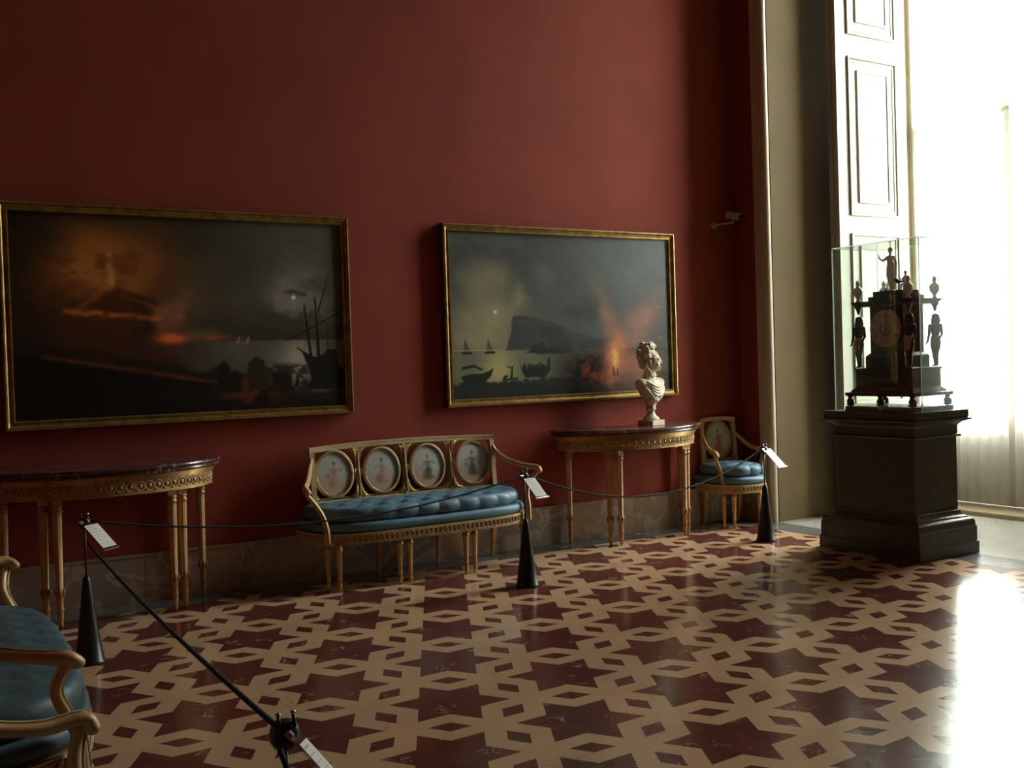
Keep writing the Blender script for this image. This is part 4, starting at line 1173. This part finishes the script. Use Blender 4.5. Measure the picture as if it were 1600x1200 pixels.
b = MB(); b.tube([(-.013, 0, -.02), (-.013, 0.0, .095)], [.003, .002], 5); b.tube([(-.012, 0.0, .0), (-.012, .006, -.06)], [.0035, .002], 5); b.build('hands', M_ink, dial)

def capsule_fig(b, J, mi=0):
    for p, q, r0, r1 in J: b.tube([p, Vector(p).lerp(Vector(q), .5), q], [r0, (r0 + r1) / 2, r1], 8, mi); b.ell(q, (r1, r1, r1), mi, 8); b.ell(p, (r0, r0, r0), mi, 8)
def caryatid():
    root_parts = []
    b = MB()                                            # facing -x, 0.44 high
    b.ell((0, 0, .405), (.021, .018, .026)); b.ell((.004, 0, .412), (.026, .026, .026))
    b.tube([(.005, -.018, .41), (.004, -.024, .37), (0, -.022, .345)], [.012, .012, .007], 7); b.tube([(.005, .018, .41), (.004, .024, .37), (0, .022, .345)], [.012, .012, .007], 7)
    b.tube([(.01, 0, .41), (.014, 0, .37), (.012, 0, .33)], [.02, .02, .01], 8)
    capsule_fig(b, [((0, 0, .385), (0, 0, .35), .011, .013), ((0, -.014, .33), (0, -.010, .26), .022, .018), ((0, .014, .33), (0, .010, .26), .022, .018), ((0, 0, .335), (0, 0, .24), .024, .022),
                    ((0, .042, .335), (.006, .054, .265), .012, .010), ((.006, .054, .265), (-.004, .060, .205), .009, .007), ((-.004, .060, .205), (-.006, .070, .19), .008, .005),
                    ((0, -.042, .335), (.004, -.046, .265), .012, .010), ((.004, -.046, .265), (-.012, -.030, .21), .009, .007), ((0, -.042, .338), (0, .042, .338), .013, .013),
                    ((0, .016, .20), (-.002, .010, .11), .024, .017), ((-.002, .010, .11), (0, .006, .02), .016, .009), ((0, -.014, .20), (-.008, -.010, .11), .024, .017), ((-.008, -.010, .11), (0, -.008, .02), .016, .009),
                    ((0, .006, .015), (-.022, .008, .008), .010, .007), ((0, -.008, .015), (-.022, -.010, .008), .010, .007)])
    return b
def kilt():
    b = MB(); b.lathe([(.026, .255), (.032, .245), (.035, .21), (.032, .15), (.029, .145)], n=16, sx=.85); b.tube([(-.030, 0, .245), (-.034, 0, .19), (-.030, 0, .14)], [.010, .012, .008], 6); return b
cb = caryatid(); kb = kilt(); bb_ = None
vb = MB(); vb.lathe([(.018, 0), (.02, .006), (.010, .016), (.016, .03), (.033, .06), (.037, .085), (.030, .105), (.014, .118), (.012, .13), (.017, .138), (.016, .15), (.010, .163), (.004, .172)], n=20)
bk_ = MB(); bk_.lathe([(.004, 0), (.012, .015), (.016, .035), (.026, .055), (.036, .066), (.036, .072)], n=16)
first = {}
for (x, y) in ((-.165, .25), (-.165, -.25), (.165, -.25), (.165, .25)):
    for nm, mb_, mt_, z, sm_ in (('caryatid', cb, M_bronze, K(1.52), 1), ('urn', vb, M_alab, K(2.079), 0), ('bracket', bk_, M_clock, K(1.970), 0)):
        if nm not in first:
            o = mb_.build(nm, mt_, clk); first[nm] = o
            if sm_: remesh(o, 0.0028, 1)
        else: o = first[nm].copy(); C.objects.link(o); o.parent = clk
        o.location = (x, y, z); o.scale = {'caryatid': (1.2, 1.22, 1.0), 'urn': (1.12, 1.12, 1.08), 'bracket': (1, 1, 1)}[nm]
        if nm == 'caryatid':
            if 'kilt' not in first: q = kb.build('kilt', M_giltskin, o); first['kilt'] = q
            else: q = first['kilt'].copy(); C.objects.link(q); q.parent = o
# crowning statue, right arm raised
b = MB()
capsule_fig(b, [((0, .004, .245), (0, 0, .185), .026, .022), ((0, .006, .185), (-.002, .008, .13), .024, .025), ((0, 0, .262), (0, 0, .285), .010, .010),
                ((0, .030, .250), (0, .065, .232), .012, .010), ((0, .065, .232), (-.004, .095, .252), .009, .007), ((-.004, .095, .252), (-.006, .104, .285), .007, .004),
                ((0, -.030, .250), (.004, -.046, .20), .012, .010), ((.004, -.046, .20), (-.006, -.052, .15), .009, .006), ((0, .030, .25), (0, -.030, .25), .013, .013),
                ((0, .016, .125), (0, .008, .065), .021, .015), ((0, .008, .065), (0, .002, .01), .013, .008), ((0, -.010, .125), (-.004, -.012, .065), .020, .014), ((-.004, -.012, .065), (.004, -.016, .01), .013, .008),
                ((0, .002, .008), (-.02, .003, .005), .008, .006), ((.004, -.016, .008), (-.016, -.018, .005), .008, .006)])
b.ell((0, 0, .303), (.018, .016, .022)); b.ell((.004, 0, .308), (.019, .019, .020))
st = remesh(b.build('crowning_statue', M_alab, clk), 0.0026, 1); st.location = (-.03, .02, K(2.156)); st.scale = (1.12, 1.12, 1.12)
b = MB(); b.tube([(.004, .02, .26), (.012, -.01, .2), (.006, -.032, .14), (.004, -.034, .07), (.004, -.034, .01)], [.012, .024, .018, .014, .012], 8); b.lathe([(.028, .10), (.033, .12), (.031, .15), (.026, .16)], n=14, sx=.8)
remesh(b.build('cloak', M_alab, st), 0.003, 1)
# seated companion with an eagle
b = MB()
capsule_fig(b, [((0, 0, .05), (0, 0, .10), .024, .022), ((0, 0, .11), (0, 0, .125), .009, .009), ((0, .02, .10), (-.02, .035, .065), .010, .008), ((0, -.02, .10), (-.01, -.035, .06), .010, .008),
                ((0, .01, .045), (-.03, .02, .045), .014, .011), ((-.03, .02, .045), (-.03, .022, .01), .010, .007), ((0, -.01, .045), (-.03, -.012, .04), .014, .011), ((-.03, -.012, .04), (-.034, -.014, .01), .010, .007)])
b.ell((0, 0, .142), (.014, .013, .018)); b.ell((.01, 0, .02), (.03, .03, .025))
o = remesh(b.build('seated_figure', M_alab, clk), 0.0026, 1); o.location = (-.03, -.125, K(2.156))
b = MB()
b.ell((0, 0, .07), (.012, .028, .014)); b.ell((0, .034, .082), (.009, .010, .009)); b.tube([(0, .042, .082), (0, .052, .077)], [.005, .001], 6)
for s in (-1, 1): b.tube([(0, -.005, .075), (s * .03, -.0, .092), (s * .055, .01, .088)], [.008, .012, .003], 6, asp=.4)
b.tube([(0, 0, .062), (0, .004, .03), (0, 0, .002)], [.006, .004, .006], 6); b.tube([(0, -.02, .07), (0, -.05, .062)], [.010, .005], 6)
o = remesh(b.build('eagle', M_bronze, clk), 0.0022, 0); o.location = (-.07, -.085, K(2.156))
b = MB(); b.ell((0, 0, .022), (.03, .035, .024)); b.ell((0, 0, .058), (.014, .014, .018)); b.ell((0, 0, .078), (.009, .009, .010))
o = b.build('small_bust', M_alab, clk); o.location = (.03, .10, K(2.156))

gc = empty('glass_case', (PX + .04, PY - .03, 1.165)); tag(gc, 'clear glass display case covering the black clock on the dark pedestal', 'display case')
gx, gy, gh, gt = 0.285, 0.43, 1.375, 0.006
for (x0, x1, y0, y1) in ((-gx, -gx + gt, -gy, gy), (gx - gt, gx, -gy, gy), (-gx + gt, gx - gt, -gy, -gy + gt), (-gx + gt, gx - gt, gy - gt, gy)):
    b = MB(); b.box(x0, x1, y0, y1, 0.0, gh); b.build('glass_panel', M_glass_veiled if (y1 < 0 and x0 > -gx) else M_glass, gc)
b = MB(); b.box(-gx, gx, -gy, gy, gh, gh + gt); b.build('glass_lid', M_glass, gc)
b = MB(); e = 0.006
for x in (-gx, gx):
    for y in (-gy, gy): b.tube([(x, y, 0.0), (x, y, gh)], e, 4)
for x in (-gx, gx): b.tube([(x, -gy, gh + .004), (x, gy, gh + .004)], .004, 4)
for y in (-gy, gy): b.tube([(-gx, y, gh + .004), (gx, y, gh + .004)], .004, 4)
b.build('polished_edge', M_edge, gc)

# ------------------------------------------------------------------ barrier posts, their labels and ropes
def make_post(loc, lab_yaw=8, lab_mtx=None):
    yaw = 0.0
    root = empty('barrier_post', loc, yaw)
    b = MB(); b.lathe([(0.088, 0.0), (0.088, 0.012), (0.080, 0.02), (0.060, 0.16), (0.040, 0.32), (0.024, 0.46), (0.018, 0.495), (0.010, 0.502)], n=36); b.build('cone_base', M_black, root)
    b = MB(); b.lathe([(0.0065, 0.50), (0.0065, 0.81)], n=12); b.build('rod', M_black, root)
    b = MB(); b.lathe([(0.012, 0.775), (0.026, 0.785), (0.034, 0.80), (0.034, 0.825), (0.026, 0.842), (0.010, 0.848)], n=20)
    for s in (-1, 1): b.tube([(s * .012, -.005, .81), (s * .018, -.02, .835), (s * .018, -.012, .862)], [.006, .005, .004], 6)
    b.build('head', M_black, root)
    for s in (-1, 1):
        b = MB(); b.ell((s * .018, -.012, .865), (.007, .007, .005), 0, 10); b.build('cord_stud', M_chrome, root)
    # tilted label holder
    b = MB(); b.box(-.058, .058, -.225, 0, -.004, 0, bev=.0012); b.box(-.058, .058, -.229, -.225, -.005, .007)
    hol = b.build('label_holder', M_acrylic, root); hol.location = (0.012, -.018, .825)
    hol.rotation_euler = (math.radians(42), 0, math.radians(lab_yaw))
    if lab_mtx is not None: hol.rotation_euler = lab_mtx.to_euler()
    b = MB(); b.box(-.052, .054, -.215, -.035, .0006, .0022); cd = b.build('label_card', M_card, hol)
    rr = random.Random(int(loc[0] * 10))
    b = MB(); b.box(-.040, .018, -.052, -.047, .0022, .0026); b.build('printed_heading', M_ink_pale, cd)
    b = MB()
    for k in range(6):
        y = -.072 - .022 * k
        b.box(-.044, -.044 + rr.uniform(.06, .088), y, y + .0022, .0022, .0026)
    b.build('printed_text', M_ink_pale, cd)
    b = MB(); b.box(-.060, .060, -.234, -.229, -.006, .008, bev=.001); b.build('holder_edge', M_chrome, hol)
    b = MB(); b.box(-.062, -.035, -.012, .004, -.006, .006, bev=.001); b.build('holder_clip', M_chrome, hol)
    return root
P1 = make_post((0.895, -1.46, 0), 38); tag(P1, 'black cone barrier post with tilted label in front of the left console table', 'barrier post', 'barrier posts')
P2 = make_post((3.955, -1.34, 0)); tag(P2, 'black cone barrier post with white label beside the right end of the settee', 'barrier post', 'barrier posts')
P3 = make_post((6.60, -1.13, 0)); tag(P3, 'black cone barrier post with white label in front of the corner armchair', 'barrier post', 'barrier posts')
vd = (Vector((0.735, -5.50, 0.82)) - cam.location).normalized()                    # this label hangs almost edge-on
La = (rt2 * 0.70 - up2 * 0.72 - fw * 0.1).normalized()
Nn = La.cross(vd).normalized(); Nn = (Nn * math.cos(0.20) - vd * math.sin(0.20)).normalized()
Yy = -La; Nn = (Nn - Yy * Nn.dot(Yy)).normalized(); Xx = Yy.cross(Nn)
P4 = make_post((0.735, -5.50, 0), 0, Matrix((Xx, Yy, Nn)).transposed()); tag(P4, 'nearest barrier post, seen from above with its pale label edge-on', 'barrier post', 'barrier posts')
def rope(p, q, sag, label, r=0.0065):
    P, Q = Vector(p), Vector(q); pts = []
    for i in range(41):
        t = i / 40; v = P.lerp(Q, t); v.z -= sag * 4 * t * (1 - t); pts.append(v)
    b = MB(); b.tube(pts, r, 8)
    o = b.build('barrier_rope', M_rope); tag(o, label, 'rope', 'barrier ropes')
    return o
hz = 0.815
rope((0.935, -1.425, hz), (3.910, -1.34, hz), 0.16, 'black rope crossing in front of the settee, from its left post to its right post')
rope((4.000, -1.34, hz), (6.555, -1.13, hz), 0.27, 'black rope sagging in front of the right console table')
rope((0.905, -1.485, 0.70), (0.735, -5.452, hz), 0.03, 'black rope running over the floor from the left post to the nearest post', 0.0075)
rope((0.705, -5.560, 0.80), (0.66, -7.1, 0.45), 0.10, 'short black rope end hanging down from the nearest barrier post', 0.0075)

# ------------------------------------------------------------------ wall camera
cw = empty('security_camera', (7.115, 0, 2.985)); tag(cw, 'small cream surveillance camera on a bracket on the dark end of the red wall', 'camera')
b = MB(); b.tube([(0, 0, 0), (0, -.012, 0)], [.042, .04], 20); b.tube([(0, -.01, 0), (0, -.035, 0)], [.022, .018], 14); b.build('wall_plate', M_plastic, cw)
b = MB(); b.tube([(0, -.03, 0), (.05, -.10, .004), (.10, -.17, .006), (.102, -.172, .05)], .010, 8); b.build('bracket_arm', M_plastic, cw)
b = MB(); b.box(-.035, .035, -.09, .07, -.035, .035, bev=.008); o = b.build('camera_body', M_plastic, cw); o.location = (.102, -.172, .075); o.rotation_euler = (math.radians(14), 0, math.radians(10))
b = MB(); b.tube([(0, -.088, -.004), (0, -.118, -.004)], [.030, .032], 16); b.build('lens', M_black, o)
